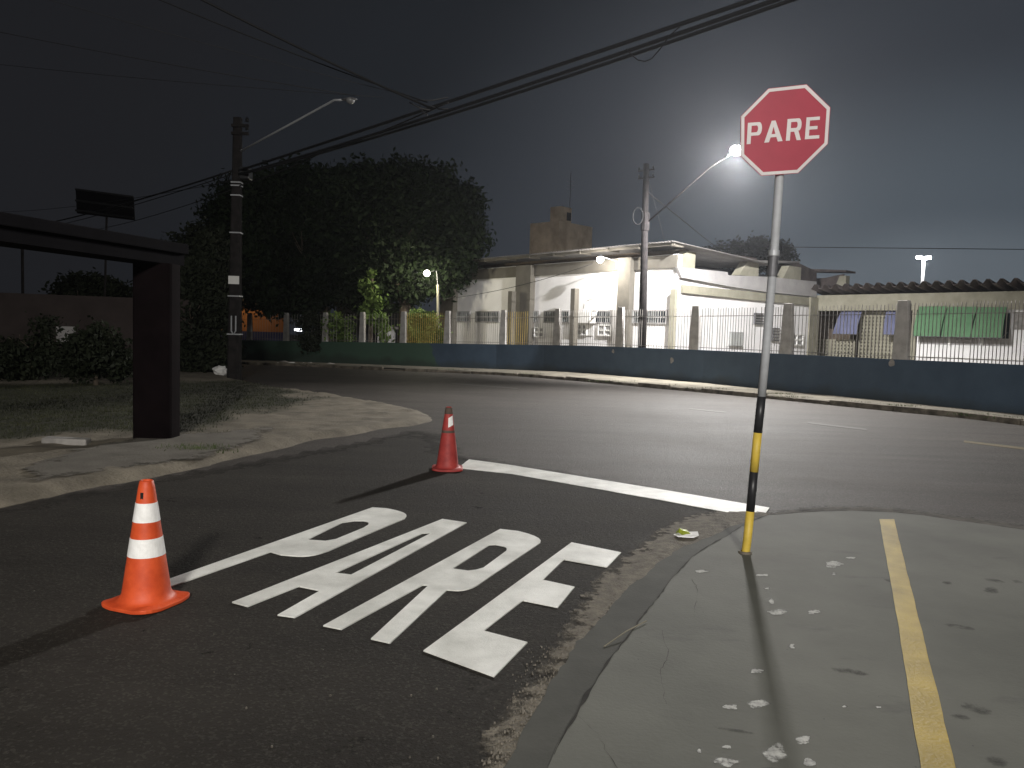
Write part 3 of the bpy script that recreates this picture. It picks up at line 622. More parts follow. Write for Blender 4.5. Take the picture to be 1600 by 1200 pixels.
# ------------------------------------------------------------------ the school building
A1 = W(1056, 480, 35.0); A1 = Vector((A1.x, A1.y)); tA = Vector((0.65, -0.76)).normalized()
A0 = A1 - tA*19.0
FA = Frame(A0, A1)
FB = Frame(A1, A1 + Vector((-tA.y, tA.x))*14)      # recedes to the right
ub, zb = FB.hit(1276, 450)
B1 = FB.P(ub, 0, 0)
FC = Frame((B1.x, B1.y), (B1.x+tA.x*20, B1.y+tA.y*20))
bd = thing('school_building', 'long white school building with taupe pilasters and sheet roof behind the wall', 'building', (A1.x, A1.y, 0))
def px_box(mb, F, x0, y0, x1, y1, d0, d1, d=None):
    dd = d1 if d is None else d
    u0, za = F.hit(x0, y0, dd); u1, zb_ = F.hit(x1, y0, dd); u2, zc = F.hit(x0, y1, dd); u3, zd = F.hit(x1, y1, dd)
    mb.fbox(F, (u0+u2)/2, (u1+u3)/2, (zc+zd)/2, (za+zb_)/2, d0, d1); return ((u0+u2)/2, (u1+u3)/2, (zc+zd)/2, (za+zb_)/2)
def px_prism(mb, F, pts, d0, d1):
    mb.fprism(F, [F.hit(x, y, d1) for x, y in pts], d1, d0)
LA = FA.L
uL = FA.hit(690, 500)[0]
mb = MB(); mb.fbox(FA, uL, LA, -0.3, 4.84, -7, 0); mb.fbox(FA, uL, LA, 4.842, 5.50, -0.3, 0); mb.build('wall', M['white'], bd)
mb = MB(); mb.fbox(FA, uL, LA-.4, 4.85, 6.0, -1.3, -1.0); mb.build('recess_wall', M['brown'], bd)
hz = 4.88
mb = MB(); mb.fbox(FA, uL-.02, LA+.02, hz, 5.46, 0.004, 0.12); mb.build('header_beam', M['taupe'], bd)
for xa, xb in ((688, 708), (805, 828), (964, 983)):
    ua = FA.hit(xa, 470, .35)[0]; uc = FA.hit(xb, 470, .35)[0]
    mb = MB(); mb.fbox(FA, ua, uc, -0.3, 5.47, 0.003, 0.36); mb.build('pilaster', M['taupe'], bd)
# corner pilaster in cream with a bracket head
ua = FA.hit(1047, 480, .25)[0]
mb = MB(); mb.fbox(FA, ua, LA+0.15, -0.3, 3.9, 0.125, 0.28); mb.build('pilaster', M['cream'], bd)
# small barred windows
for x0, x1 in ((706, 734), (744, 779), (824, 841), (851, 889), (926, 954), (990, 1041)):
    fr = MB(); u0, u1, z0, z1 = px_box(MB(), FA, x0, 486, x1, 503, 0, 0.03)
    z0, z1 = 2.40, 2.93
    fr.fbox(FA, u0, u1, z0, z1, 0.002, 0.02); w = fr.build('window', M['glass'], bd)
    f2 = MB(); f2.fbox(FA, u0-.05, u1+.05, z1, z1+.06, 0.002, 0.07); f2.fbox(FA, u0-.05, u1+.05, z0-.06, z0, 0.002, 0.07); f2.fbox(FA, u0-.05, u0, z0, z1, 0.002, 0.065); f2.fbox(FA, u1, u1+.05, z0, z1, 0.002, 0.065)
    f2.fbox(FA, u0, u1, (z0+z1)/2-.05, (z0+z1)/2+.04, 0.021, 0.06); f2.build('frame', M['greyr'], w)
    g = MB(); nb = max(5, int((u1-u0)/0.13))
    for k in range(nb+1): uu = u0+(u1-u0)*k/nb; g.fbox(FA, uu-.01, uu+.01, z0-.02, z1+.02, 0.08, 0.10)
    g.build('grille', M['boxgrey'], w)
# block vents
def vent(F, x0, x1, y0, y1, cols, par, plain=0.0):
    u0, u1, z0, z1 = px_box(MB(), F, x0, y0, x1, y1, 0, 0.10)
    v = MB(); v.fbox(F, u0, u1, z0, z1, 0.003, 0.05); o = v.build('vent', M['vent'], par)
    r = MB(); wv = (u1-u0)*(1-plain); c = wv/cols; h = (z1-z0)/2
    for i in range(cols):
        for j in range(2):
            a, b, e, f = u0+c*i+c*.16, u0+c*(i+1)-c*.16, z0+h*j+h*.18, z0+h*(j+1)-h*.18
            d = MB(); d.fbox(F, a, b, e, f, 0.051, 0.06); d.build('opening', M['dark'], o)
            for s in range(3): zz = e+(f-e)*(s+.5)/3; r.fbox(F, a+.02, b-.02, zz-.012, zz+.012, 0.061, 0.075)
    for i in range(cols+1): r.fbox(F, u0+c*i-(.05 if i else 0), u0+c*i+.05, z0, z1, 0.062, 0.12)
    for z in (z0, (z0+z1)/2-.03, z1-.06): r.fbox(F, u0, u0+wv, z, z+.06, 0.063, 0.123)
    r.build('block_frame', M['vent'], o)
vent(FA, 792, 804, 510, 526, 2, bd); vent(FA, 834, 862, 511, 527, 2, bd, 0.45); vent(FA, 895, 925, 506, 524, 3, bd, 0.3); vent(FA, 934, 954, 507, 525, 2, bd)
# tall buttress slabs seen against the wall
for xa, xb, yt in ((794, 800, 455), (892, 898.5, 451)):
    ua, zt = FA.hit(xa, yt, 1.0); uc = FA.hit(xb, yt, 1.0)[0]
    mb = MB(); mb.fbox(FA, ua, uc, -0.3, zt, 0.7, 1.0); o = mb.build('water_post', M['taupe'], origin=(*FA.P(ua, 1, 0)[:2], 0))
    tag(o, 'slim taupe concrete post in front of the '+('left' if xa < 850 else 'middle')+' part of the white wall', 'post')
# grey parapet of the wing, beam, walls
mb = MB(); mb.fbox(FB, 0.0, ub, -0.3, 4.8, -0.28, 0); mb.build('wall', M['white'], bd)
mb = MB(); px_prism(mb, FB, [(1059, 417), (1137, 425), (1137.5, 430), (1200, 432.5), (1276, 440), (1276, 464), (1196, 456), (1140, 447.5), (1065, 433.5)], 0.004, 0.16); mb.build('parapet', M['greyr'], bd)
mb = MB(); px_prism(mb, FB, [(1067, 445), (1137, 452), (1274, 466), (1274, 478), (1163, 467.5), (1067, 457.5)], 0.003, 0.12); mb.build('beam', M['cream'], bd)
mb = MB(); u9 = FB.hit(1266, 480, .2)[0]; mb.fbox(FB, u9, ub+.05, -0.3, FB.hit(1270, 465)[1], 0.13, 0.22); mb.build('pilaster', M['cream'], bd)
# clerestory set back and beam-end fins
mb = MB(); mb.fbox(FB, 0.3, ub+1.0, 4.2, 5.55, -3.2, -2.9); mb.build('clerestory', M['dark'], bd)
for x0, x1, yt, yb, sl in ((1057, 1087, 394, 417, 0.55), (1155, 1186, 411, 430.5, .4), (1222, 1252, 418, 438.5, .35), (1303, 1322, 430.5, 449, .45)):
    u0, zt = FB.hit(x0, yb, -.1); u1, z1 = FB.hit(x1, yt, -.1); _, z0 = FB.hit(x1, yb+3, -.1)
    if x0 > 1290:
        u0, zt = FC.hit(x0, yb, -1.5); u1, z1 = FC.hit(x1, yt, -1.5); _, z0 = FC.hit(x1, yb+3, -1.5)
        F_, d_ = FC, -1.5
    else: F_, d_ = FB, -.1
    mb = MB(); mb.fprism(F_, [(u0, z0), (u1, z0), (u1, z1), (u1-(u1-u0)*(1-sl), z1)], d_, d_-0.45); mb.build('roof_fin', M['cream'], bd)
# sheet roofs
def sheet(F, u0, u1, dA, zA, dB, zB, pitch, amp, m, name, par, th=0.02, shape='sin', ns=1):
    n = int((u1-u0)/pitch)*8; mb = MB(); vs = []
    def h(k):
        ph = (k % 8)/8
        if shape == 'sin': return amp*math.sin(2*math.pi*ph)
        return amp*(1 if ph in (0.125, 0.25, 0.375) else (-1 if ph > 0.55 else 0))
    for d, z in ((dA, zA), (dB, zB)):
        for k in range(n+1):
            u = u0+(u1-u0)*k/n; vs.append(F.P(u, d, z+h(k))); vs.append(F.P(u, d, z+h(k)-th))
    N = (n+1)*2; fs = []
    for k in range(n):
        a = 2*k; fs += [(a, a+2, N+a+2, N+a), (a+1, N+a+1, N+a+3, a+3), (a, a+1, a+3, a+2), (N+a, N+a+2, N+a+3, N+a+1)]
    fs += [(0, N, N+1, 1), (2*n, 2*n+1, N+2*n+1, N+2*n)]
    mb.add(vs, fs); return mb.build(name, m, par)
uR, zR = FA.hit(1050, 373, 0.9)
_, zR2 = FA.hit(735, 408, 0.9)
sheet(FA, uL-1.5, uR+0.1, 0.9, (zR+zR2)/2, -7.5, (zR+zR2)/2-0.35, 0.18, 0.03, M['roof'], 'roof', bd)
mb = MB(); zr = (zR+zR2)/2
for u_ in np.arange(uL-.5, uR, 1.9): mb.fbox(FA, u_, u_+.08, zr-.20, zr-.06, 0.0, 0.8)
mb.fbox(FA, uL-1.4, uR, zr-.17, zr-.05, 0.66, 0.74); mb.build('rafters', M['taupe'], bd)
# lower roof over the wing
mb = MB()
px_prism(mb, FB, [(1060, 386), (1182, 403), (1186, 411), (1100, 404), (1060, 397)], -2.2, -1.9)
mb.build('roof_soffit', M['roofd'], bd)
mb = MB(); px_prism(mb, FB, [(1184, 406.5), (1250, 408), (1250, 411), (1184, 409.5)], -3.0, -0.4); mb.build('roof_edge', M['roof'], bd)
mb = MB(); px_prism(mb, FB, [(1206, 413), (1248, 411), (1276, 424), (1276, 442), (1206, 436)], -1.6, -1.3); mb.build('roof_edge', M['roofd'], bd)
mb = MB(); px_prism(mb, FC, [(1250, 419.5), (1322, 422), (1322, 425), (1250, 424)], -5.0, -3.8); mb.build('roof_edge', M['roofd'], bd)
mb = MB(); px_prism(mb, FC, [(1262, 436), (1290, 434), (1318, 428), (1300, 455), (1262, 455)], -4.2, -4.0); mb.build('roof_slope', M['roofd'], bd)
mb = MB(); u0, u1, z0, z1 = px_box(mb, FB, 1142, 518.5, 1161.5, 541, 0.004, 0.14); mb.build('meter_box', M['boxgrey'], bd, bevel=.02)
for x0, y0, x1, y1 in ((1179, 490, 1192, 506), (1206, 513, 1217, 532)):
    u0, u1, z0, z1 = px_box(MB(), FB, x0, y0, x1, y1, 0, .05); mb = MB()
    for k in range(5): zz = z0+(z1-z0)*k/4; mb.fbox(FB, u0, u1, zz-.02, zz+.02, .01, .12)
    mb.fbox(FB, u0-.03, u0, z0-.02, z1+.02, .01, .14); mb.build('bracket_rack', M['galvd'], bd)
vent(FB, 1237, 1255, 522, 540, 2, bd)
# right wing: facade C
zc = FC.hit(1500, 457)[1]; zc0 = FC.hit(1500, 484.5)[1]
uX = FC.hit(1345, 480)[0]; uW = FC.hit(1434, 500)[0]; uE = FC.hit(1780, 500)[0]
mb = MB(); mb.fbox(FC, uW, uE, -0.3, zc0, -0.3, 0.0); mb.build('wall', M['white'], bd)
mb = MB(); mb.fbox(FC, 0.02, uE, zc0, zc, -0.3, 0.12); mb.build('beam', M['cream'], bd)
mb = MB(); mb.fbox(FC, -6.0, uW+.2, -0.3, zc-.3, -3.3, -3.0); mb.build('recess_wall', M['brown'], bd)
uc0 = FC.hit(1425, 500, .2)[0]; uc1 = FC.hit(1432, 500, .2)[0]
mb = MB(); mb.fbox(FC, uc0, uc1, -0.3, zc0, -0.2, 0.2); mb.build('pilaster', M['cream'], bd)
# lattice block wall
def lattice(u0, u1, z0, z1, d):
    mb = MB(); pch = 0.19
    nu = int((u1-u0)/pch); nz_ = int((z1-z0)/pch)
    for k in range(nu+1): u = u0+pch*k; mb.fbox(FC, u-.05, u+.05, z0, z0+nz_*pch, d-.08, d)
    for k in range(nz_+1): z = z0+pch*k; mb.fbox(FC, u0-.05, u0+nu*pch+.05, z-.05, z+.05, d-.083, d+.003)
    return mb.build('lattice_blocks', M['cream'], bd)
ul0 = FC.hit(1298, 530, -.6)[0]; ul1 = FC.hit(1345, 500, -.6)[0]; ul2 = FC.hit(1425, 500, -.6)[0]
zl = FC.hit(1320, 531, -.6)[1]
lattice(ul1, ul2, -0.2, zc0-.05, -.6)
lattice(ul0, ul1-.15, -0.2, zl, -.6)
lattice(FC.hit(1276, 530, -2.4)[0], FC.hit(1300, 530, -2.4)[0], -0.2, zl, -2.4)
# roof of big ribbed sheets, rising towards the road
zt1 = FC.hit(1500, 440, 0.9)[1]
sheet(FC, -0.3, uE, 0.9, zt1-0.02, -4.5, zc-0.1-0.25, 0.56, 0.11, M['roofd'], 'roof', bd, th=0.03, shape='trap')
# window band behind the awnings
uw0 = FC.hit(1437, 500)[0]; uw1 = FC.hit(1584, 500)[0]; zw0 = FC.hit(1500, 539)[1]; zw1 = zc0-.02
mb = MB(); mb.fbox(FC, uw0, uw1, zw0, zw1, 0.003, 0.03); wd = mb.build('window', M['greyr'], bd)
mb = MB(); mb.fbox(FC, uw0+.1, uw1-.1, zw0+.35, zw1-.1, 0.031, 0.045); mb.build('pane', M['glass'], wd)
mb = MB()
for px in (1437, 1483, 1534): u_ = FC.hit(px, 530)[0]; mb.fbox(FC, u_, u_+.09, zw0, zw0+.6, 0.032, 0.10)
mb.build('frame', M['vent'], wd)
mb = MB(); u_, _ = FC.hit(1586, 485); mb.fbox(FC, u_, uE, FC.hit(1590, 515)[1], zc0-.1, 0.003, 0.05)
o = mb.build('window', M['conc'], bd)
mb = MB(); u_, _ = FC.hit(1434, 560); zs = FC.hit(1500, 557)[1]; mb.fbox(FC, u_, uE, zs-.1, zs, 0.003, 0.10); mb.build('plinth', M['vent'], bd)
# awnings
def awning(x0t, x1t, x0b, x1b, yt, yb, m, lab, out=0.75, d0=0.16):
    u0, zt = FC.hit(x0t, yt, d0); u1, _ = FC.hit(x1t, yt, d0); v0, zb_ = FC.hit(x0b, yb, out); v1, _ = FC.hit(x1b, yb, out)
    t = thing('awning', lab, 'awning', FC.P(u0, d0, zt), 'fabric awnings on the right wing')
    n = 6; mb = MB(); vs = []
    for i in range(n+1):
        s = i/n; bow = 0.10*math.sin(math.pi*s)
        for (uu, vv) in ((u0, v0), (u1, v1)):
            p = FC.P(uu+(vv-uu)*s, d0+(out-d0)*s+bow, zt+(zb_-zt)*s); vs += [p, p-Vector((0, 0, .012))-Vector((*(FC.n*.01), 0))]
    fs = []
    for i in range(n):
        a = 4*i; b = 4*(i+1); fs += [(a, a+2, b+2, b), (a+1, b+1, b+3, a+3), (a, b, b+1, a+1), (a+2, a+3, b+3, b+2)]
    fs += [(0, 1, 3, 2), (4*n, 4*n+2, 4*n+3, 4*n+1)]
    mb.add(vs, fs); mb.build('fabric', m, t, smooth=False)
    mb = MB(); mb.tube([FC.P(v0, out+.01, zb_-.02), FC.P(v1, out+.01, zb_-.02)], .018, 6)
    for vv in (v0, v1): mb.tube([FC.P(vv, out, zb_-.02), FC.P(vv, 0.11 if m is M['greenaw'] else -.5, zb_+.25)], .014, 6)
    mb.build('frame', M['galvd'], t)
awning(1436, 1480, 1426, 1468.5, 479, 524.5, M['greenaw'], 'left green awning beside the cream column')
awning(1481.5, 1527, 1470.5, 1515.5, 479.5, 525.5, M['greenaw'], 'middle green awning over the barred window')
awning(1529, 1573, 1517.5, 1566, 480, 526.5, M['greenaw'], 'right green awning next to the white wall')
awning(1318, 1350, 1301, 1338, 479, 521, M['blueaw'], 'wide faded blue awning left of the lattice wall', out=.35, d0=-.35)
awning(1387, 1404, 1380, 1397, 479, 522, M['blueaw'], 'narrow bright blue awning partly behind the fence post', out=.35, d0=-.35)
# concrete water tower behind
TY = 62.0
def wt(px, py, dy=0): return W(px, py, TY+dy)
a, b, c = wt(827, 400, 1.5), wt(872, 400, -.5), wt(924, 400, 2.5)
tw = thing('water_tower', 'square stained concrete water tower rising behind the sheet roof', 'tower', (b.x, b.y, 0))
zt_ = wt(872, 345, -.5).z
def tower_block(P, zlo, zhi, name, m, par):
    a, b, c = [Vector((p.x, p.y)) for p in P]; d = a+c-b; mb = MB()
    mb.box8([(*b, zlo), (*c, zlo), (*d, zlo), (*a, zlo), (*b, zhi), (*c, zhi), (*d, zhi), (*a, zhi)]); return mb.build(name, m, par)
tower_block((a, b, c), 0, zt_, 'shaft', M['tower'], tw)
a2_, b2_, c2_ = wt(860, 330, 1.0), wt(876, 330, .3), wt(893, 330, 1.2)
zh = wt(876, 322, .3).z; zcap = wt(876, 326).z
hb = tower_block((a2_, b2_, c2_), zt_+.002, zh, 'hatch_room', M['tower'], tw)
ex = lambda P, s: [Vector((P[1].x+(p.x-P[1].x)*s-(0.12 if p is not P[2] else -.05), P[1].y+(p.y-P[1].y)*s-.1)) for p in P]
mb = MB(); p = (b2_+c2_)/2; q = (c2_-b2_).normalized(); nn_ = Vector((q.y, -q.x, 0)); zz = wt(888, 340).z
mb.box8([(p.x+q.x*s+nn_.x*e_, p.y+q.y*s+nn_.y*e_, z) for z in (zz-.1, zz+.55) for s, e_ in ((.1, .02), (.6, .02), (.6, -.1), (.1, -.1))]); mb.build('opening', M['dark'], hb)
mb = MB(); r_ = wt(890, 330, 1.5); mb.tube([(r_.x, r_.y, zh-.5), (r_.x, r_.y, wt(890, 262).z)], 0.03, 5)
for hh in (1.6, 1.9, 2.2): mb.tube([(r_.x-.3, r_.y, zh+hh), (r_.x+.3, r_.y, zh+hh)], .015, 4)
mb.build('antenna', M['galvd'], tw)
# white box with looped pipe
eb = thing('pipe_box', 'white box with a looped conduit above the block vent', 'utility box', FA.P(FA.hit(915, 500, .5)[0], .5, 0))
mb = MB(); px_box(mb, FA, 903, 487, 922, 505, 0.1, 0.5); mb.build('box', M['vent'], eb, bevel=.02)
mb = MB(); pt = [(912, 482), (914, 472), (919, 468), (926, 467), (931, 473), (932.5, 484), (930, 495), (924, 499)]
mb.tube([FA.P(*(lambda h: (h[0], .55, h[1]))(FA.hit(x, y, .55))) for x, y in pt], .05, 8); mb.build('conduit', M['vent'], eb, smooth=True)

# ------------------------------------------------------------------ lamps on the school and street
def cobra(P, tip_dir, mname='head', parent=None, lens=None, sc=1.0):
    d = Vector(tip_dir).normalized(); s = Vector((-d.y, d.x, 0)); mb = MB(); vs = []
    prof = [(0, .05, .05), (.10, .09, .07), (.3, .15, .10), (.55, .16, .09), (.72, .09, .04)]
    for l, w, h in prof:
        for k in range(10):
            a = 2*math.pi*k/10; vs.append(Vector(P)+(d*l+s*w*math.cos(a)+Vector((0, 0, 1))*h*math.sin(a)*(0.9 if math.sin(a) > 0 else .5))*sc)
    fs = [(i*10+k, i*10+(k+1)%10, (i+1)*10+(k+1)%10, (i+1)*10+k) for i in range(4) for k in range(10)]+[tuple(range(10)), tuple(range(40, 50))]
    mb.add(vs, fs); h = mb.build(mname, M['galvd'], parent, smooth=True)
    lb = MB(); c = Vector(P)+(d*.42+Vector((0, 0, -.05)))*sc; lb.ball(c, .17*sc, 1.15, 1.15, .9); o = lb.build('lens', lens, h, smooth=True)
    o.location = (0, 0, 0)
    return h, c
PB = W(1005, 541, 31.2)
up = thing('utility_pole', 'dark concrete utility pole with the glaring street lamp standing behind the blue wall', 'utility pole', (PB.x, PB.y, 0), 'concrete utility poles')
def pole_mesh(bot, top, w0, w1, m, par):
    mb = MB(); mb.tube([bot, (Vector(bot)+Vector(top))/2, top], [w0, (w0+w1)/2, w1], 10); return mb.build('pole', m, par, smooth=True)
PT = W(1010, 256, 31.2)
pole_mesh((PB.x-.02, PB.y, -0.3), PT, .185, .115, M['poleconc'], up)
def pole_z(Pb, Pt, z): k = (z-Pb.z)/(Pt.z-Pb.z); return Pb+(Pt-Pb)*k
mb = MB(); zt = PT.z
dx = Vector((.8, -.6, 0))
for z in (zt-.25, zt-.55):
    c = pole_z(PB, PT, z); e = dx*.35; mb.tube([c-e, c+e], .035, 5)
mb.build('crossarm', M['poleconc'], up)
for z in (zt-.25, zt-.55):
    for s in (-.32, .30):
        c = pole_z(PB, PT, z)+dx*s; mb = MB(); mb.lathe([(.0, 0), (.05, .01), (.03, .05), (.055, .07), (.03, .11), (.045, .13), (.0, .16)], 8, tuple(c)); mb.build('insulator', M['pk'], up)
Lp = W(1134, 246, 28.6); ap = W(1013, 346, 31.1)
mb = MB(); mid = ap.lerp(Lp, .8)+Vector((0, 0, .12)); mb.tube([ap, ap.lerp(Lp, .4)+Vector((0, 0, .05)), mid, Lp], .03, 8); mb.build('lamp_arm', M['poleconc'], up, smooth=True)
mb = MB(); c = pole_z(PB, PT, ap.z); mb.tube([c-Vector((0, 0, .35)), c+Vector((0, 0, .35))], .17, 10); mb.build('clamp', M['poleconc'], up)
mb = MB(); c = pole_z(PB, PT, ap.z+.2)+Vector((-.32, -.1, 0)); mb.tube([c+Vector((.2*math.cos(a), 0, .34*math.sin(a))) for a in [k*math.pi/8 for k in range(17)]], .022, 5, caps=False); mb.build('cable_loop', M['cable'], up)
h1, c1 = cobra(Lp, (Lp-ap), parent=up, lens=M['lens_cool'], sc=1.15)
lm = c1+Vector((0, 0, -.2))
light('SPOT', 'lamp_beam', lm, L_MAIN_SPOT, (1.0, 0.972, 0.935), .42, up, aim=(2.0, 2.0, 0), ang=118, blend=0.9)
light('POINT', 'lamp_glow', lm, 600, (0.93, 0.95, 1.0), .14, up)
light('SPOT', 'lamp_light', lm, L_MAIN, (1.0, 0.985, 0.97), .14, up, aim=(lm.x+0.6, lm.y+5.5, 0.5), ang=132, blend=.6)
# stays
def cable_obj(name, pts, r, m, label, group=None, seg=5, sag=0.0, n=14, cat='cable'):
    P = []
    for a, b in zip(pts, pts[1:]):
        for k in range(n):
            s = k/n; P.append(Vector(a).lerp(Vector(b), s)-Vector((0, 0, sag*4*s*(1-s))))
    P.append(Vector(pts[-1])); mb = MB(); mb.tube(P, r, seg)
    return tag(mb.build(name, m, smooth=True, origin=P[0]), label, cat, group)
cable_obj('stay_wire', [W(1012, 275, 31.2), FA.P(*(lambda h: (h[0], .5, h[1]))(FA.hit(1038, 374, .5)))], .012, M['wire'], 'thin stay wire from the top of the right pole down to the roof corner', cat='wire')
# wall lamp on the white building
wl = thing('wall_lamp', 'lit lamp on a short arm at the bright pilaster of the white building', 'lamp', FA.P(FA.hit(964, 420, .4)[0], .4, 0))
ua, za = FA.hit(963, 418, .40); ul, zl_ = FA.hit(938, 404, 1.3)
P0 = FA.P(ua, .4, za); P1 = FA.P(ul, 1.3, zl_)
mb = MB(); mb.tube([P0, P0+Vector((0, 0, .3)), P1+Vector((0, 0, .12))], .025, 6); mb.build('arm', M['galv'], wl)
mb = MB(); mb.lathe([(.02, .2), (.08, .18), (.13, .08), (.14, .0)], 14, tuple(P1)); mb.build('shade', M['galvd'], wl, smooth=True)
mb = MB(); mb.ball(P1-Vector((0, 0, .04)), .17); mb.build('lens', M['lens_warm'], wl, smooth=True)
light('POINT', 'lamp_light', P1-Vector((0, 0, .28)), L_SECOND, (1.0, 0.95, 0.87), .12, wl)
# yard lamp by the tree
q = W(685, 540, 43.0); q2 = W(684, 450, 43.0); l3 = W(667, 427, 42.3)
yl = thing('yard_lamp', 'slim cream lamp post with a lit warm lamp under the big tree', 'lamp', (q.x, q.y, -.3))
mb = MB(); mb.tube([(q.x, q.y, -.5), (q2.x, q2.y, q2.z+.2)], [.09, .075], 8); mb.build('post', M['cream'], yl)
mb = MB(); mb.tube([(q2.x, q2.y, q2.z+.1), (q2.x-.1, q2.y, l3.z+.2), l3+Vector((0, 0, .1))], .025, 6); mb.build('arm', M['galvd'], yl)
mb = MB(); mb.ball(l3, .17); mb.build('lens', M['lens_warm'], yl, smooth=True)
light('POINT', 'lamp_light', l3-Vector((0, .05, .3)), L_THIRD, (1.0, 0.93, 0.70), .12, yl)
wa = FA.hit(926, 412, 1.0); cable_obj('lamp_wire', [FA.P(wa[0], 1.0, wa[1]), W(686, 468, 42.9)], .014, M['cable'], 'thin wire from the wall lamp across the white facade to the yard lamp post', sag=.25, cat='wire')
# distant stadium mast
sm = W(1438, 470, 95); mz = W(1440, 405, 95)
ms = thing('floodlight_mast', 'distant lit floodlight mast above the ribbed roof', 'floodlight mast', (sm.x, sm.y, 0))
mb = MB(); mb.tube([(sm.x, sm.y, 0), (sm.x+.1, sm.y, mz.z)], [.28, .18], 8); mb.build('mast', M['vent'], ms)
for k, (dx_, dz_) in enumerate(((-.62, .05), (0, 0), (.62, .05))):
    mb = MB(); mb.box(sm.x+dx_-.22, sm.x+dx_+.22, sm.y-.3, sm.y, mz.z+dz_-.02, mz.z+dz_+.3); mb.build('floodlight', M['lens_cool'], ms)
light('POINT', 'mast_light', (sm.x, sm.y-1.2, mz.z-.6), 900, (0.95, 0.97, 1), .4, ms)

# left utility pole
LB = G(366, 592, .05); LT = W(371.5, 184, LB.y)
lp = thing('utility_pole', 'tall dark utility pole with a paper notice and unlit street lamp on the grass verge', 'utility pole', LB, 'concrete utility poles')
def rect_pole(B, Tp, w0, w1, d0, d1, m, par):
    mb = MB(); n = 6; vs = []
    for i in range(n+1):
        s = i/n; c = Vector(B).lerp(Vector(Tp), s); w = w0+(w1-w0)*s; d = d0+(d1-d0)*s; ch = .3
        for sx, sy in ((-1, -1+ch), (-1+ch, -1), (1-ch, -1), (1, -1+ch), (1, 1-ch), (1-ch, 1), (-1+ch, 1), (-1, 1-ch)): vs.append(c+Vector((sx*w, sy*d, 0)))
    fs = [(i*8+k, i*8+(k+1)%8, (i+1)*8+(k+1)%8, (i+1)*8+k) for i in range(n) for k in range(8)]+[tuple(range(8)), tuple(range(n*8, n*8+8))]
    mb.add(vs, fs); return mb.build('pole', m, par)
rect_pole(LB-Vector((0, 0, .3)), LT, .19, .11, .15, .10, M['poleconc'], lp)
def onl(py): 
    k = (py-592)/(184-592); return LB+(LT-LB)*k
for py in (284, 289, 304, 362, 461, 521): 
    mb = MB(); c = onl(py); w = .19-.08*(592-py)/408
    mb.box(c.x-w-.012, c.x+w+.012, c.y-w*.85-.012, c.y+w*.85+.012, c.z-.018, c.z+.018); mb.build('band', M['galv'], lp)
c = onl(436); mb = MB(); mb.box(c.x-.16, c.x+.16, c.y-.155, c.y-.147, c.z-.12, c.z+.12); mb.build('notice', M['paper'], lp)
c = onl(508); mb = MB(); mb.tube([c+Vector((-.04, -.19, .3)), c+Vector((-.04, -.19, -.15)), c+Vector((.02, -.19, -.25)), c+Vector((.09, -.19, -.15)), c+Vector((.09, -.19, .3))], .022, 6); mb.build('conduit', M['galv'], lp)
mb = MB()
for py in (198, 210): c = onl(py); mb.box(c.x-.12, c.x+.38, c.y-.2, c.y-.12, c.z-.04, c.z+.04)
mb.build('crossarm', M['poleconc'], lp)
for py in (192, 205): 
    c = onl(py)+Vector((.33, -.16, .0)); mb = MB(); mb.lathe([(.0, 0), (.06, .01), (.035, .05), (.06, .07), (.03, .12), (.0, .15)], 8, tuple(c)); mb.build('insulator', M['pk'], lp)
c = onl(268); mb = MB(); mb.box(c.x+.13, c.x+.42, c.y-.2, c.y+.15, c.z-.22, c.z+.14); mb.box(c.x+.1, c.x+.2, c.y-.1, c.y+.05, c.z-.1, c.z); mb.build('splice_box', M['pk'], lp, bevel=.03)
a0 = onl(236)+Vector((.1, -.05, 0)); a1 = W(534, 156, 21.6)
mb = MB(); mb.tube([a0, a0.lerp(a1, .5)+Vector((0, 0, .05)), a0.lerp(a1, .93)+Vector((0, 0, .1)), a1], .028, 8); mb.build('lamp_arm', M['galv'], lp, smooth=True)
cobra(a1, (1, -.25, 0), parent=lp, lens=M['lens_off'], sc=.62)

# assumed street lamp behind the camera, added to light the cones and sign face
bp_ = (0.0, -14.0)
bl = thing('assumed_street_lamp', 'assumed street lamp on a pole behind the photographer, unseen, added to light the cones and sign', 'assumed street lamp', (*bp_, 0))
mb = MB(); mb.tube([(bp_[0]-2.2, bp_[1], 0), (bp_[0]-2.2, bp_[1], 8.8)], [.15, .1], 8); mb.tube([(bp_[0]-2.2, bp_[1], 8.6), (bp_[0], bp_[1], 9.3)], .035, 6); mb.build('pole', M['poleconc'], bl)  # unseen pole and arm, added to carry the assumed lamp
mb = MB(); mb.box(bp_[0]-.1, bp_[0]+.5, bp_[1]-.13, bp_[1]+.13, 9.25, 9.4); mb.build('head', M['galvd'], bl)
light('SPOT', 'lamp_light', (bp_[0]+.3, bp_[1]+.1, 9.0), L_ASSUMED, (1.0, 0.965, 0.90), 1.1, bl, aim=(2.5, 8, 1.0), ang=100, blend=.9)  # added fill for the cones and sign face, its source is assumed

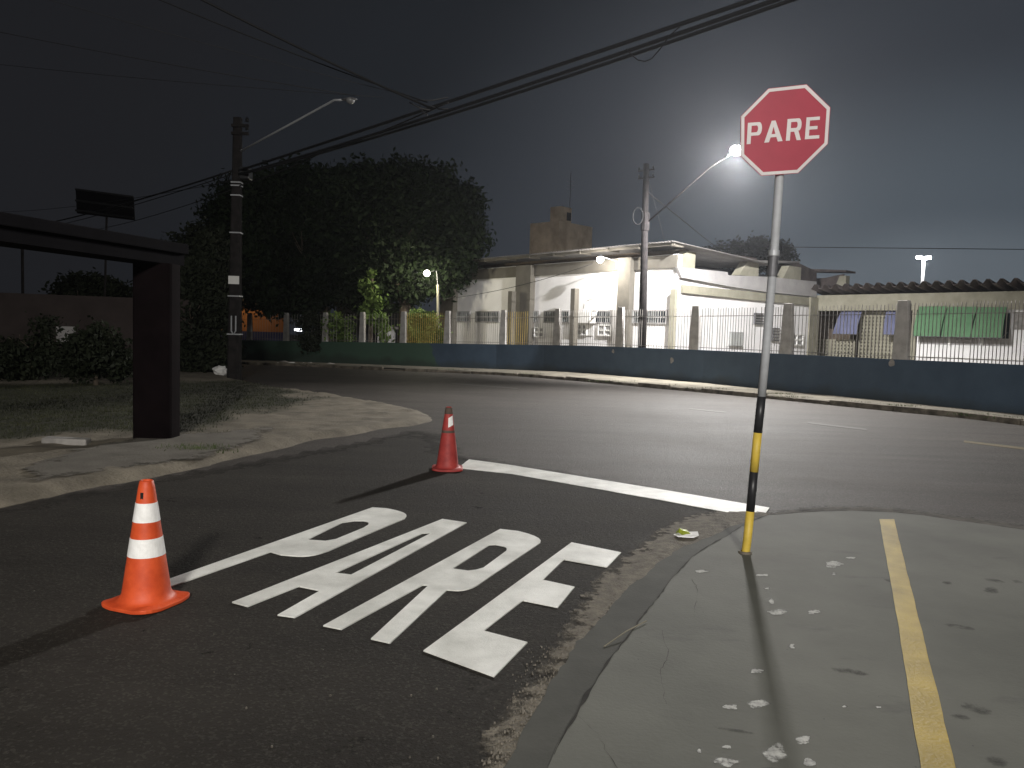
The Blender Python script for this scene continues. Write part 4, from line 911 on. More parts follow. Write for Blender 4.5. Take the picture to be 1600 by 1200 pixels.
# ------------------------------------------------------------------ overhead cables
Pc = onl(266)
grp = 'overhead cables across the road'
def far(px, py, z): # point on the ray at height z
    d = ray(px, py); return CAM + d*((z-HC)/d.z)
J = W(665, 170, 15.5)
def through(A, px, py, z, k=1.0):
    B_ = far(px, py, z); return A+(B_-A)*k
mA = M['cable']
E1 = through(Pc, 1165, -2, 6.6, 1.6)
cable_obj('overhead_cable', [Pc, E1], .036, mA, 'upper thick black cable rising from the left pole to the top right', grp, sag=0.05, n=20)
E2 = through(Pc-Vector((0, 0, .12)), 1175, -12, 6.5, 1.6)
cable_obj('overhead_cable', [Pc-Vector((0, 0, .1)), E2], .034, mA, 'thick black cable just below the upper one', grp, sag=0.24, n=20)
E3 = through(Pc-Vector((0, 0, .12)), 1190, -18, 6.5, 1.6)
cable_obj('overhead_cable', [Pc-Vector((0, 0, .12)), E3], .030, mA, 'lowest of the thick black cables hanging over the road', grp, sag=0.32, n=20)
cable_obj('overhead_cable', [Pc-Vector((0, 0, .45)), W(500, 240, 20), W(700, 160, 15.0)], .018, mA, 'thin cable joining the thick bundle right of the left pole', grp, sag=0.05)
# hanging loop
l0, l1_, l2_ = W(978, 76, 9.3), W(1008, 96, 9.2), W(1062, 42, 8.8)
mb = MB(); mb.tube([l0, W(985, 84, 9.3), W(997, 94, 9.25), l1_, W(1018, 92, 9.2), W(1032, 76, 9.1), W(1046, 56, 9), l2_], .007, 5)
tag(mb.build('loose_cable', mA, smooth=True, origin=l0), 'thin loose cable drooping below the bundle near the top centre', 'cable')
# crossing cables from the upper left
for (x0, y0, x1, y1, r_, lab) in ((316, -4, 672, 168, .022, 'darkest cable coming down from the top left to the junction'), (278, 8, 668, 160, .012, 'thin cable just left of the darkest one from the top'), (0, 47, 560, 150, .008, 'long pale wire from the upper left edge'), (0, 98, 600, 152, .006, 'lower faint wire from the left edge'), (90, 0, 640, 150, .006, 'faint wire from the top left corner')):
    A_ = far(x0, y0, 7.4); B_ = W(x1, y1, 15.4)
    A2 = B_+(A_-B_)*1.25
    cable_obj('overhead_wire' if r_ < .02 else 'overhead_cable', [A2, B_], r_, M['wire'] if r_ < .01 else mA, lab, 'wires from the upper left', sag=.06)
mb = MB()
for (a_, b_) in (((640, 160), (672, 172)), ((650, 156), (700, 152)), ((655, 165), (668, 180)), ((672, 165), (700, 170))): mb.tube([W(*a_, 15.45), W((a_[0]+b_[0])/2, (a_[1]+b_[1])/2+3, 15.4), W(*b_, 15.4)], .014, 5)
tag(mb.build('cable_splice', M['wire'], origin=J), 'knot of spliced cable where the overhead lines cross', 'cable splice')
# cables to the far left
for (dz, x1, y1, r_, lab) in ((0, 60, 345, .03, 'thick cable from the left pole towards the hanging board'), (-.1, 60, 352, .016, 'second cable below it running to the far left'), (-.55, 150, 352, .014, 'thin lower cable running left from the pole'), (-.3, 50, 322, .01, 'thin wire sloping left behind the board')):
    A_ = onl(265)+Vector((-.1, 0, dz)); B_ = W(x1, y1, 40); cable_obj('overhead_cable', [A_, A_+(B_-A_)*1.5], r_, mA, lab, 'cables running to the far left', sag=.25)
c = onl(268); cable_obj('slack_cable', [c+Vector((-.15, -.05, .0)), W(345, 283, 25), W(318, 280, 27)], .012, mA, 'short slack loop of cable left of the left pole', sag=.15)
cable_obj('overhead_wire', [W(1012, 300, 31.2), W(1115, 383, 60), W(1230, 386, 60), W(1640, 390, 60)], .03, mA, 'dark horizontal wire above the ribbed roof at the right', n=8)

# ------------------------------------------------------------------ bus shelter
sh = thing('bus_shelter', 'black painted bus shelter frame with one thick column at the left edge', 'bus shelter', G(236, 690, .05))
cb = G(236, 688, .05); F0 = Vector((cb.x, cb.y)); 
dirS = Vector((-.29, -.957)).normalized()     # towards the camera-left
FS = Frame((F0.x+dirS.x*6, F0.y+dirS.y*6), (F0.x, F0.y))
zbt = W(240, 411, cb.y).z; ztp = W(240, 376, cb.y).z
mb = MB(); vs = []
cx, cy = cb.x+.02, cb.y+.12
for z in (-.05, zbt-.002):
    for k in range(20):
        a = 2*math.pi*k/20; r_ = .0
        ca, sa = math.cos(a), math.sin(a); e_ = .36
        vs.append((cx+.265*math.copysign(abs(ca)**e_, ca), cy+.19*math.copysign(abs(sa)**e_, sa), z))
mb.add(vs, [(k, (k+1)%20, 20+(k+1)%20, 20+k) for k in range(20)]+[tuple(range(20)), tuple(range(20, 40))]); mb.build('column', M['blackr'], sh)
nS = FS.n
mb = MB(); c0 = Vector((cx+.30, cy+.22)); c1_ = c0+dirS*7.0; wv = Vector((-dirS.y, dirS.x))   # width vector
if wv.x > 0: wv = -wv
def slab(mb, a, b, w, off, z0, z1):
    p = [a+wv*off, b+wv*off, b+wv*(off+w), a+wv*(off+w)]; mb.box8([(q.x, q.y, z0) for q in p]+[(q.x, q.y, z1) for q in p])
zmid = zbt+(ztp-zbt)*.52
slab(mb, c0, c1_, .55, .03, zbt, zmid); mb.build('beam', M['blackp'], sh)
mb = MB(); slab(mb, c0-dirS*.02, c1_, .66, -.03, zmid+.002, ztp); mb.build('roof_edge', M['blackp'], sh, bevel=.015)
mb = MB(); c = c0+dirS*5.8+wv*.3; mb.tube([(c.x, c.y, 0), (c.x, c.y, zbt)], .24, 16); mb.build('column', M['blackr'], sh)

# ------------------------------------------------------------------ hanging board
Yb = 33.0
hb_ = thing('billboard', 'dark slatted rectangular board high on a thin pole at the far left', 'sign board', (W(163, 500, Yb).x, Yb, 0))
mb = MB(); mb.prism([[W(118, 295, Yb), W(207, 307, Yb), W(209, 344, Yb), W(120, 333, Yb)]], (0, .12, 0)); mb.build('board', M['blackp'], hb_)
mb = MB()
for s in (0.02, .5, .93):
    a = W(118, 295+36*s, Yb-.06); b = W(208, 307+36*s, Yb-.06); mb.tube([a, b], .05, 5)
mb.build('rails', M['cable'], hb_)
mb = MB(); mb.tube([(W(157, 500, Yb).x, Yb+.2, -.3), (W(163, 330, Yb).x, Yb+.2, W(163, 330, Yb).z)], .05, 6); mb.build('pole', M['poleconc'], hb_)
pp = W(36, 500, 36); mb = MB(); mb.tube([(pp.x, pp.y, -.4), (pp.x, pp.y, W(36, 385, 36).z)], .07, 6); tag(mb.build('thin_pole', M['poleconc'], origin=(pp.x, pp.y, 0)), 'thin bare pole behind the dark wall under the shelter beam', 'pole')

# ------------------------------------------------------------------ dark wall on the left
lw = thing('boundary_wall', 'dark brown boundary wall behind the verge at the left', 'wall', W(100, 560, 24))
a = W(-500, 500, 22); b = W(300, 500, 26)
FL = Frame((a.x, a.y), (b.x, b.y)); zt0 = FL.hit(100, 461)[1]
mb = MB(); mb.fbox(FL, 0, FL.L, -.3, zt0, -.2, 0); mb.build('wall_body', M['oldwall'], lw)
mb = MB(); px_box(mb, FL, 88, 510, 118, 540, .003, .02); mb.build('patch', M['greyr'], lw)

# ------------------------------------------------------------------ cones
def cone_parts(par, main, top=None, bands=True):
    H = .74; ztb = .04
    def R(z): return .132+(0.038-.132)*((z-ztb)/(H-ztb))
    mb = MB(); prof = [(.165, .030), (.150, .034), (.141, .045), (R(.07), .07)]+[(R(z), z) for z in np.linspace(.12, .70, 10)]+[(.036, .735), (.030, .742), (.024, .738), (.024, .60)]
    body = mb.build('body', main, par) if False else None
    mb.lathe(prof, 40); body = mb.build('body', main, par, smooth=True)
    # flared square foot with upturned corners
    mb = MB(); n = 48; vs = []
    for ring in range(4):
        for k in range(n):
            a = 2*math.pi*k/n; ca, sa = math.cos(a), math.sin(a); sq = (abs(ca)**5+abs(sa)**5)**(-1/5.); sq = min(sq, 1.36)
            ro = .183*sq; corner = max(0, sq-1.08)
            if ring == 0: r, z = .12, .004
            elif ring == 1: r, z = ro, .002+corner*.05
            elif ring == 2: r, z = ro, .022+corner*.07
            else: r, z = .155, .032
            vs.append((r*ca, r*sa, z))
    mb.add(vs, [(i*n+k, i*n+(k+1)%n, (i+1)*n+(k+1)%n, (i+1)*n+k) for i in range(3) for k in range(n)]); mb.build('foot', main, par, smooth=False, bevel=.004)
    return R, H
def ringband(par, R, z0, z1, m, name, off=.0015):
    mb = MB(); prof = [(R(z0), z0), (R(z0)+off, z0), (R((z0+z1)/2)+off, (z0+z1)/2), (R(z1)+off, z1), (R(z1), z1)]; mb.lathe(prof, 40); return mb.build(name, m, par, smooth='auto')
g1 = G(229, 943); cn = thing('traffic_cone', 'bright orange cone with two white bands beside the painted letter P', 'traffic cone', (g1.x, g1.y, .006), 'traffic cones guarding the fresh paint', world=False)
R, H = cone_parts(cn, M['orange'])
z_ = lambda f: H*(1-f)
ringband(cn, R, z_(.325), z_(.175), M['band'], 'band'); ringband(cn, R, z_(.60), z_(.455), M['band'], 'band')
mb = MB(); rr = R(.655)+.001; mb.box(-.008, .008, -rr-.001, -rr+.02, .635, .675); mb.build('slot', M['hole'], cn)
cn.rotation_euler = (0, 0, math.radians(-20)); cn.scale = (1.02, 1.02, .96)
for ch in cn.children:
    if ch.name.startswith('slot'): ch.rotation_euler.z = math.radians(20)+math.radians(-3)
g2_ = G(699, 734.5); c2 = thing('traffic_cone', 'weathered red cone with a small white patch at the left end of the stop line', 'traffic cone', (g2_.x, g2_.y, .006), 'traffic cones guarding the fresh paint', world=False)
R, H = cone_parts(c2, M['redc'])
ringband(c2, R, .66, .735, M['conetop'], 'grimy_tip'); 
mb = MB(); vs = []; 
for z in (.505, .615):
    for k in range(6):
        a = -math.pi/2+(.05+k*.18); vs.append(((R(z)+.003)*math.cos(a), (R(z)+.003)*math.sin(a), z+.012*k*.5))
mb.add(vs, [(k, k+1, 7+k, 6+k) for k in range(5)]); mb.build('reflective_patch', M['band'], c2)
ringband(c2, R, .44, .47, M['conetop'], 'worn_ring', .0008)
c2.rotation_euler = (math.radians(0), 0, math.radians(5))
for ch in c2.children:
    if ch.name.startswith('reflective'): ch.rotation_euler.z = -math.radians(5)

# ------------------------------------------------------------------ stop sign
sb = G(1164, 864, LZ); SY = sb.y
sg = thing('stop_sign', 'red octagonal PARE sign on a leaning yellow and black banded pole', 'stop sign', sb)
pts = [(1164.2, 868), (1167.5, 845), (1172.3, 798.5), (1178, 737), (1184, 676), (1190, 619.5), (1197.5, 540), (1204, 460), (1208.5, 410), (1214, 330), (1218, 272), (1224, 200)]
PP = [W(x, y, SY) for x, y in pts]
segs = [(0, 2, 'band', M['py'], .031), (2, 3, 'band', M['pk'], .0312), (3, 4, 'band', M['py'], .031), (4, 5, 'band', M['pk'], .0312), (5, 11, 'pole', M['polegrey'], .0305)]
for a, b, nm, m_, r_ in segs:
    mb = MB(); P_ = PP[a:b+1]
    if a == 0: P_ = [P_[0]-Vector((0, 0, .04))]+P_
    mb.tube(P_, r_, 20); mb.build(nm, m_, sg, smooth='auto' if False else True)
mb = MB(); mb.tube([W(1206.3, 432, SY), W(1208.6, 401, SY)], .036, 20); mb.build('sleeve', M['galvd'], sg, smooth=False)
mb = MB(); mb.tube([W(1208.7, 400, SY), W(1209.3, 391, SY)], .040, 20); mb.build('clamp', M['galv'], sg)
mb = MB(); mb.lathe([(.05, 0), (.046, .012), (.034, .016)], 16, (sb.x, sb.y, LZ)); mb.build('collar', M['kerb'], sg)
SP_Y = SY-.045
zq = lambda x, y: (1100+x/6, 100+y/6)
oct_o = [(605, 233), (960, 194), (1181, 408), (1158, 748), (882, 1020), (540, 1044), (347, 862), (350, 490)]
cxo = sum(p[0] for p in oct_o)/8; cyo = sum(p[1] for p in oct_o)/8
def scl(P, s): return [(cxo+(x-cxo)*s, cyo+(y-cyo)*s) for x, y in P]
def onS(P, off): return [W(*zq(x, y), SP_Y-off) for x, y in P]
mb = MB(); mb.prism([onS(scl(oct_o, 1.012), 0)], (0, .004, 0)); mb.build('plate', M['signred'], sg)
mb = MB(); mb.prism([onS(oct_o, .0015), onS(scl(oct_o, .928), .0015)], (0, .0015, 0)); mb.build('border', M['signwhite'], sg)
def qmap(q, u, v):   # u right, v down
    (x0, y0), (x1, y1), (x2, y2), (x3, y3) = q   # TL TR BR BL
    return ((x0*(1-u)+x1*u)*(1-v)+(x3*(1-u)+x2*u)*v, (y0*(1-u)+y1*u)*(1-v)+(y3*(1-u)+y2*u)*v)
w_ = .27; h_ = .15
def bowl(x0, x1, y0, y1, n=8):
    xm = x1-(y1-y0)*.35; return [(x0, y0), (xm, y0)]+[(xm+(x1-xm)*math.sin(math.pi*k/n), (y0+y1)/2-(y1-y0)/2*math.cos(math.pi*k/n)) for k in range(1, n)]+[(xm, y1), (x0, y1)]
SL = {
 'P': ([(0, 1)]+bowl(0, 1, 0, .62)+[(w_, .62), (w_, 1)], [bowl(w_, 1-w_, h_, .62-h_)]),
 'A': ([(0, 1), (.38, 0), (.62, 0), (1, 1), (.74, 1), (.66, .78), (.34, .78), (.26, 1)], [[(.39, .63), (.61, .63), (.5, .28)]]),
 'R': ([(0, 1)]+bowl(0, 1, 0, .58)[:-2]+[(.80, .55), (1, 1), (.72, 1), (.52, .60), (w_, .60), (w_, 1)], [bowl(w_, 1-w_, h_, .58-h_)]),
 'E': ([(0, 1), (0, 0), (1, 0), (1, h_), (w_, h_), (w_, .42), (.85, .42), (.85, .42+h_), (w_, .42+h_), (w_, 1-h_), (1, 1-h_), (1, 1)], [])}
QD = {'P': ((412, 552), (548, 542), (535, 742), (400, 752)), 'A': ((578, 537), (728, 525), (737, 722), (564, 738)), 'R': ((784, 516), (918, 507), (908, 712), (767, 720)), 'E': ((962, 501), (1087, 492), (1080, 697), (945, 706))}
for k, (o_, h) in SL.items():
    mb = MB(); mb.prism([onS([qmap(QD[k], u, v) for u, v in l], .0012) for l in [o_]+h], (0, .0012, 0)); o = mb.build('letter', M['signwhite'], sg); o['label'] = 'white letter '+k
mb = MB()
for y_ in (205, 165): 
    p = W(1222, y_, SY-.03); mb.box(p.x-.05, p.x+.05, p.y-.01, p.y+.02, p.z-.015, p.z+.015)
mb.build('bracket', M['galvd'], sg)

# ------------------------------------------------------------------ vegetation
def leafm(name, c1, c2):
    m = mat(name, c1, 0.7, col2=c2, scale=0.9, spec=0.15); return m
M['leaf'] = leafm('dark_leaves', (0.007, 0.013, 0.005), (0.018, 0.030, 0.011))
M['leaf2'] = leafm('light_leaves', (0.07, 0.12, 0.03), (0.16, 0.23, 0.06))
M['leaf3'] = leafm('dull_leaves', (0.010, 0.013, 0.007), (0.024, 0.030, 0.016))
def leaves(name, blobs, n, size, m, par, seed=1, hang=0.0, clump=0.35):
    """leaf-sized quads in clumps over the shells of several ellipsoids"""
    g = np.random.default_rng(seed); tot = sum((b[3]*b[4]+b[4]*b[5]+b[3]*b[5]) for b in blobs); C = []
    for (x, y, z, a, b_, c) in blobs:
        k = int(n*(a*b_+b_*c+a*c)/tot); nc = max(6, k//38)
        v = g.normal(size=(nc, 3)); v /= np.linalg.norm(v, axis=1)[:, None]
        rad = g.uniform(.55, 1.02, nc)**.6 * (1+.16*np.sin(v[:, 0]*7+x)*np.cos(v[:, 2]*6+seed)+.10*np.sin(v[:, 1]*15+v[:, 2]*11))
        cc = v*rad[:, None]*np.array([a, b_, c])+np.array([x, y, z])
        idx = g.integers(0, nc, k); p = cc[idx]+g.normal(size=(k, 3))*clump*np.array([1, 1, .7]); C.append(p)
    P = np.concatenate(C); N = len(P); s = size*g.uniform(.6, 1.35, N)
    d = g.normal(size=(N, 3)); d[:, 2] -= hang; d /= np.linalg.norm(d, axis=1)[:, None]
    w = np.cross(d, g.normal(size=(N, 3))); w /= np.linalg.norm(w, axis=1)[:, None]
    A_ = P-d*s[:, None]*.5; B_ = P+w*s[:, None]*.24; C_ = P+d*s[:, None]*.5; D_ = P-w*s[:, None]*.24
    V = np.stack([A_, B_, C_, D_], 1).reshape(-1, 3)
    me = bpy.data.meshes.new(name); me.vertices.add(4*N); me.vertices.foreach_set('co', V.ravel()); me.loops.add(4*N); me.loops.foreach_set('vertex_index', np.arange(4*N, dtype=np.int32)); me.polygons.add(N)
    me.polygons.foreach_set('loop_start', np.arange(0, 4*N, 4, dtype=np.int32)); me.update(calc_edges=True); me.materials.append(m)
    o = bpy.data.objects.new(name, me); COL.objects.link(o)
    if par is not None: o.parent = par; o.location = -Vector(par['_loc'])
    return o
def limb(mb, p, d, L_, r, depth, rnd):
    pts = [Vector(p)]; rads = [r]; dd = Vector(d).normalized(); n = 4
    for i in range(n):
        dd = (dd+Vector((rnd.uniform(-.18, .18), rnd.uniform(-.18, .18), rnd.uniform(-.05, .12)))).normalized(); pts.append(pts[-1]+dd*L_/n); rads.append(r*(1-.45*(i+1)/n))
    mb.tube(pts, rads, 7 if depth > 1 else 5)
    if depth > 0:
        for k in range(3):
            a = rnd.uniform(0, 6.28); nd = (dd+Vector((math.cos(a), math.sin(a), rnd.uniform(0, .5)))*.8).normalized(); limb(mb, pts[-1-(k == 2)], nd, L_*.72, rads[-1]*.75, depth-1, rnd)
def tree(label, base, blobs, n, size, m, trunk_r, trunk_h, seed, name='broadleaf_tree', clump=.35, lean=(0, 0), depth=2, LL=2.2):
    t = thing(name, label, 'tree', base); rnd = random.Random(seed); mb = MB()
    b = Vector(base); top = b+Vector((lean[0], lean[1], trunk_h))
    mb.tube([b-Vector((0, 0, .2)), b+Vector((0, 0, .15)), b.lerp(top, .5), top], [trunk_r*1.5, trunk_r*1.15, trunk_r, trunk_r*.9], 9)
    for k in range(4):
        a = k*1.57+rnd.uniform(-.4, .4); limb(mb, top, (math.cos(a)*.8, math.sin(a)*.8, 1), LL, trunk_r*.55, depth, rnd)
    mb.build('trunk', M['bark'], t, smooth=True)
    leaves('crown', blobs, n, size, m, t, seed, clump=clump); return t
def B3(px, py, Y, rx, ry=None, rd=None):   # blob centred on a pixel at depth Y with pixel radii
    p = W(px, py, Y); k = Y/FPX; return (p.x, p.y, p.z, rx*k, (rd or rx)*k, (ry or rx)*k)
t2b = W(632, 540, 45.5)
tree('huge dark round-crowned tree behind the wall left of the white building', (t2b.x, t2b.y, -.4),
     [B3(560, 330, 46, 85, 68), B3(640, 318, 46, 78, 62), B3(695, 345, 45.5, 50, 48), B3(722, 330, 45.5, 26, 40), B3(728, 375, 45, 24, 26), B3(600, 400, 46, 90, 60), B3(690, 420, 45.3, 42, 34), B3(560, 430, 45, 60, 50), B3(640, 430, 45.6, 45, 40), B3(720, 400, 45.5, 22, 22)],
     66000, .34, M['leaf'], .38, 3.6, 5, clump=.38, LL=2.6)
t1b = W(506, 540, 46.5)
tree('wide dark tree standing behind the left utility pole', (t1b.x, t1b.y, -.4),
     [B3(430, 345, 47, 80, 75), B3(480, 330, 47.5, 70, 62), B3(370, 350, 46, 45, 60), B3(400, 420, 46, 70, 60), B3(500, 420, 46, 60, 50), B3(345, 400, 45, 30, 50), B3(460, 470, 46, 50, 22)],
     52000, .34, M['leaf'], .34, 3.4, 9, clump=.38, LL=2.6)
vb = W(578, 540, 42.5)
v = thing('vine_tree', 'slim trunk wrapped in large pale vine leaves behind the wall', 'tree', (vb.x, vb.y, -.4))
mb = MB(); mb.tube([(vb.x, vb.y, -.5), (vb.x+.05, vb.y, 3), (vb.x, vb.y, 5)], [.16, .13, .1], 8); mb.build('trunk', M['bark'], v)
leaves('vine', [B3(580, 470, 42.3, 10, 40), B3(590, 510, 42.2, 15, 22), B3(578, 440, 42.3, 10, 18)], 900, .34, M['leaf2'], v, 3, clump=.2)
bb = W(655, 540, 42.5)
v = thing('bush', 'bright yellow-green bush behind the ochre railing', 'bush', (bb.x, bb.y, -.4))
leaves('foliage', [B3(662, 515, 41.8, 24, 26), B3(645, 500, 42, 18, 16), B3(672, 530, 41.6, 20, 16), B3(640, 530, 42, 14, 16)], 5200, .17, M['leaf2'], v, 4, clump=.18)
mb = MB(); rnd = random.Random(2)
for k in range(5): limb(mb, (bb.x, bb.y, -.5), (rnd.uniform(-.4, .4), rnd.uniform(-.4, .4), 1), 1.3, .04, 1, rnd)
mb.build('stems', M['bark'], v)
b5 = W(535, 540, 43.5)
v = thing('bush', 'small leafy shrub right of the post under the big tree', 'bush', (b5.x, b5.y, -.4)); leaves('foliage', [B3(533, 517, 43.4, 22, 18), B3(518, 500, 43.4, 12, 12)], 1500, .22, M['leaf2'], v, 14, clump=.2)
b6 = W(488, 548, 44.2)
v = thing('bush', 'black shrub hanging over the wall right of the lit car', 'bush', (b6.x, b6.y, -.4)); leaves('foliage', [B3(489, 515, 43.6, 16, 28), B3(488, 538, 43.2, 11, 10)], 3000, .22, M['leaf3'], v, 15, clump=.16)
# shrubs by the left pole
b7 = W(312, 590, 26.5)
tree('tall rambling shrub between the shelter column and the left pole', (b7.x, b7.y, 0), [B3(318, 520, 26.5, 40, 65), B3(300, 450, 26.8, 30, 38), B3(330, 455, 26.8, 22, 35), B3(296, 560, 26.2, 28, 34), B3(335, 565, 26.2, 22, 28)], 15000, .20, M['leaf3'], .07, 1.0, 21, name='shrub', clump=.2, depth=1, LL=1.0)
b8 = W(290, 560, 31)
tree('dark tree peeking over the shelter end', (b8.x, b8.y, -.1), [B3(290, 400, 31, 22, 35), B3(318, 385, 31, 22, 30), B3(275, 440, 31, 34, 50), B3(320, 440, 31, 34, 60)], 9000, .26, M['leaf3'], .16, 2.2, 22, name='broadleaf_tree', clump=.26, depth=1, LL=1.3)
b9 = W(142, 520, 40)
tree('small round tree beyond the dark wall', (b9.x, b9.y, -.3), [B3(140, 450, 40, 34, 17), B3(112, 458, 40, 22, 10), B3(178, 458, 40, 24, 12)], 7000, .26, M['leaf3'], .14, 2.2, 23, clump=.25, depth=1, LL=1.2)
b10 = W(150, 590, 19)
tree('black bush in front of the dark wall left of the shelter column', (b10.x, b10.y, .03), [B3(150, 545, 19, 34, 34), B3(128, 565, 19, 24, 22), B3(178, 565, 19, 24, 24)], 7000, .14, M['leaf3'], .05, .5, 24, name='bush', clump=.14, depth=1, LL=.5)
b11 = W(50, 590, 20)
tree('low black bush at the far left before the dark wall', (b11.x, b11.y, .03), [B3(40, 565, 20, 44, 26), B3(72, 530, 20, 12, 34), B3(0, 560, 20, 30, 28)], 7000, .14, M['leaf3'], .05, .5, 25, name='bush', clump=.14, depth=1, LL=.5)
bD = W(1175, 480, 110)
tree('faint far tree behind the wing roof', (bD.x, bD.y, -.6), [B3(1180, 398, 110, 42, 20), B3(1215, 404, 110, 22, 18), B3(1140, 402, 110, 34, 15)], 8000, .6, M['leaf3'], .4, 4, 26, clump=.6, depth=1, LL=3)
# grass blades
def blades(name, pts, hmin, hmax, w, m, seed=1):
    g = np.random.default_rng(seed); P = np.array(pts); N = len(P); h = g.uniform(hmin, hmax, N); a = g.uniform(0, 6.28, N); ln = g.normal(size=(N, 2))*.4
    d = np.stack([np.cos(a), np.sin(a), np.zeros(N)], 1)*w*g.uniform(.6, 1.4, N)[:, None]
    tip = P+np.stack([ln[:, 0]*h, ln[:, 1]*h, h], 1); V = np.stack([P-d, P+d, tip], 1).reshape(-1, 3)
    me = bpy.data.meshes.new(name); me.vertices.add(3*N); me.vertices.foreach_set('co', V.ravel()); me.loops.add(3*N); me.loops.foreach_set('vertex_index', np.arange(3*N, dtype=np.int32)); me.polygons.add(N)
    me.polygons.foreach_set('loop_start', np.arange(0, 3*N, 3, dtype=np.int32)); me.update(calc_edges=True); me.materials.append(m)
    o = bpy.data.objects.new(name, me); COL.objects.link(o); return o
M['grass'] = mat('short_grass', (0.018, 0.022, 0.009), 0.8, col2=(0.045, 0.048, 0.018), scale=1.5)
gpnts = []; rnd = random.Random(5)
xs = [p[0] for p in GRASS]; ys = [p[1] for p in GRASS]
while len(gpnts) < 42000:
    Y = rnd.uniform(min(ys), max(ys)); X = rnd.uniform(max(min(xs), -17.5), max(xs))
    if rnd.random() > min(1, (14/Y)**2): continue
    s = sdist(VERGE, X, Y)
    if s < .15: continue
    if rnd.random() < grassy(X, Y)**2: gpnts.append((X, Y, zv(X, Y, s)-.004))
stuff(blades('grass', gpnts, .015, .055, .006, M['grass'], 3), 'patchy short grass growing on the sandy verge around the shelter', 'grass')
M['weed'] = mat('weed_green', (0.04, 0.06, 0.018), 0.8, col2=(0.08, 0.11, 0.03), scale=2)
wp = []
for (px, py, r_, n_) in [(297, 711, .22, 260), (318, 712, .1, 90), (340, 708, .1, 70), (1215, 621, .35, 260), (1240, 626, .3, 120), (1405, 640, .3, 160), (1530, 655, .35, 160), (1580, 660, .3, 100), (1110, 612, .4, 120), (950, 600, .5, 150), (700, 581, .5, 150), (820, 588, .5, 150), (1040, 606, .3, 80), (1330, 634, .3, 90)]:
    c = G(px, py)
    for _ in range(n_): wp.append((c.x+rnd.gauss(0, r_), c.y+rnd.gauss(0, r_*.5), T(c.x, c.y)+(LZ if px == 1165 else (.05 if px < 400 else .08))))
stuff(blades('weeds', wp, .03, .09, .008, M['weed'], 4), 'green weeds sprouting along the kerb and verge edge', 'weeds')
# ------------------------------------------------------------------ small things
def rock(name, c, s, m, label, cat, group=None, seed=0, flat_=.6):
    bm = bmesh.new(); bmesh.ops.create_icosphere(bm, subdivisions=2, radius=1)
    for v_ in bm.verts:
        k = 1+.35*noise.noise(v_.co*1.3+Vector((seed*3.1, seed, 0))); v_.co = Vector((v_.co.x*s[0]*k, v_.co.y*s[1]*k, v_.co.z*s[2]*k*flat_))
    me = bpy.data.meshes.new(name); bm.to_mesh(me); bm.free(); me.materials.append(m); o = bpy.data.objects.new(name, me); COL.objects.link(o); o.location = Vector(c)+Vector((0, 0, s[2]*flat_*.6)); o.rotation_euler.z = seed*1.3
    return tag(o, label, cat, group)
RUB = [(434, 569.5, .16), (444, 568, .30), (455, 569.5, .22), (463, 569, .18), (474, 569, .16), (484, 569.5, .24), (497, 571, .14), (516, 571, .24)]
for i, (x, y, s) in enumerate(RUB):
    rock('rubble', G(x, y, .02), (s, s*.6, s*.55), M['conc'] if i % 2 else M['vent'], ['small pale lump at the left end of the rubble row', 'largest pale chunk of the rubble row', 'third chunk from the left in the rubble row', 'rounded chunk in the middle of the rubble row', 'small chunk right of the middle of the rubble row', 'wide chunk in the right half of the rubble row', 'tiny chunk near the right of the rubble row', 'rightmost chunk of the rubble row by the green wall'][i], 'rubble', 'rubble along the foot of the green wall', i+1)
rnd = random.Random(11)
pl = G(345, 586, .05)
bm = bmesh.new(); bmesh.ops.create_icosphere(bm, subdivisions=3, radius=.22)
for v_ in bm.verts: v_.co *= 1+.5*noise.noise(v_.co*7); v_.co.z *= .75
me = bpy.data.meshes.new('plastic_bag'); bm.to_mesh(me); bm.free(); me.materials.append(M['paper']); o = bpy.data.objects.new('plastic_bag', me); COL.objects.link(o); o.location = pl+Vector((0, 0, .13)); tag(o, 'crumpled white plastic bag at the foot of the left pole', 'bag')
cs = G(104, 693, .05); mb = MB(); mb.box(-.27, .27, -.09, .09, -.03, .075); o = mb.build('concrete_block', M['conc'], bevel=.02, origin=(0, 0, 0)); o.location = cs; o.rotation_euler = (0, .03, .12); tag(o, 'pale concrete block lying on the grass edge left of the shelter column', 'block')
# litter
lt_ = G(1071, 837, .02); t = thing('litter', 'crumpled white and lime wrapper on the sand near the sign', 'wrapper', lt_)
for nm, m_, P_ in (('paper', M['paper'], [(1052, 836), (1062, 833), (1090, 834), (1092, 838), (1083, 842), (1060, 841)]), ('lime_leaflet', mat('lime_print', (.35, .42, .04), .6), [(1056, 831), (1072, 830), (1079, 836), (1068, 840), (1056, 836)])):
    mb = MB(); q = [G(x, y, .03) for x, y in P_]; c = sum(q, Vector())/len(q); n = len(q); h = .012 if nm == 'paper' else .030
    vs = [Vector((p.x, p.y, .022+rnd.uniform(0, .03))) for p in q]+[Vector((c.x, c.y, .03+h))]+[Vector((c.x+(p.x-c.x)*.5, c.y+(p.y-c.y)*.5, .03+rnd.uniform(0, h*1.4))) for p in q]
    mb.add(vs, [(k, (k+1)%n, n+1+(k+1)%n, n+1+k) for k in range(n)]+[(n+1+k, n+1+(k+1)%n, n) for k in range(n)]); mb.build(nm, m_, t)
# twig
a, b = G(944, 1010, .03), G(1010, 970, .055); mb = MB(); mb.tube([a, a.lerp(b, .5)+Vector((0, 0, .01)), b], .0035, 5); tag(mb.build('straw', mat('dry_straw', (.22, .2, .15), .9), origin=a), 'long dry straw lying across the cement gutter', 'straw')
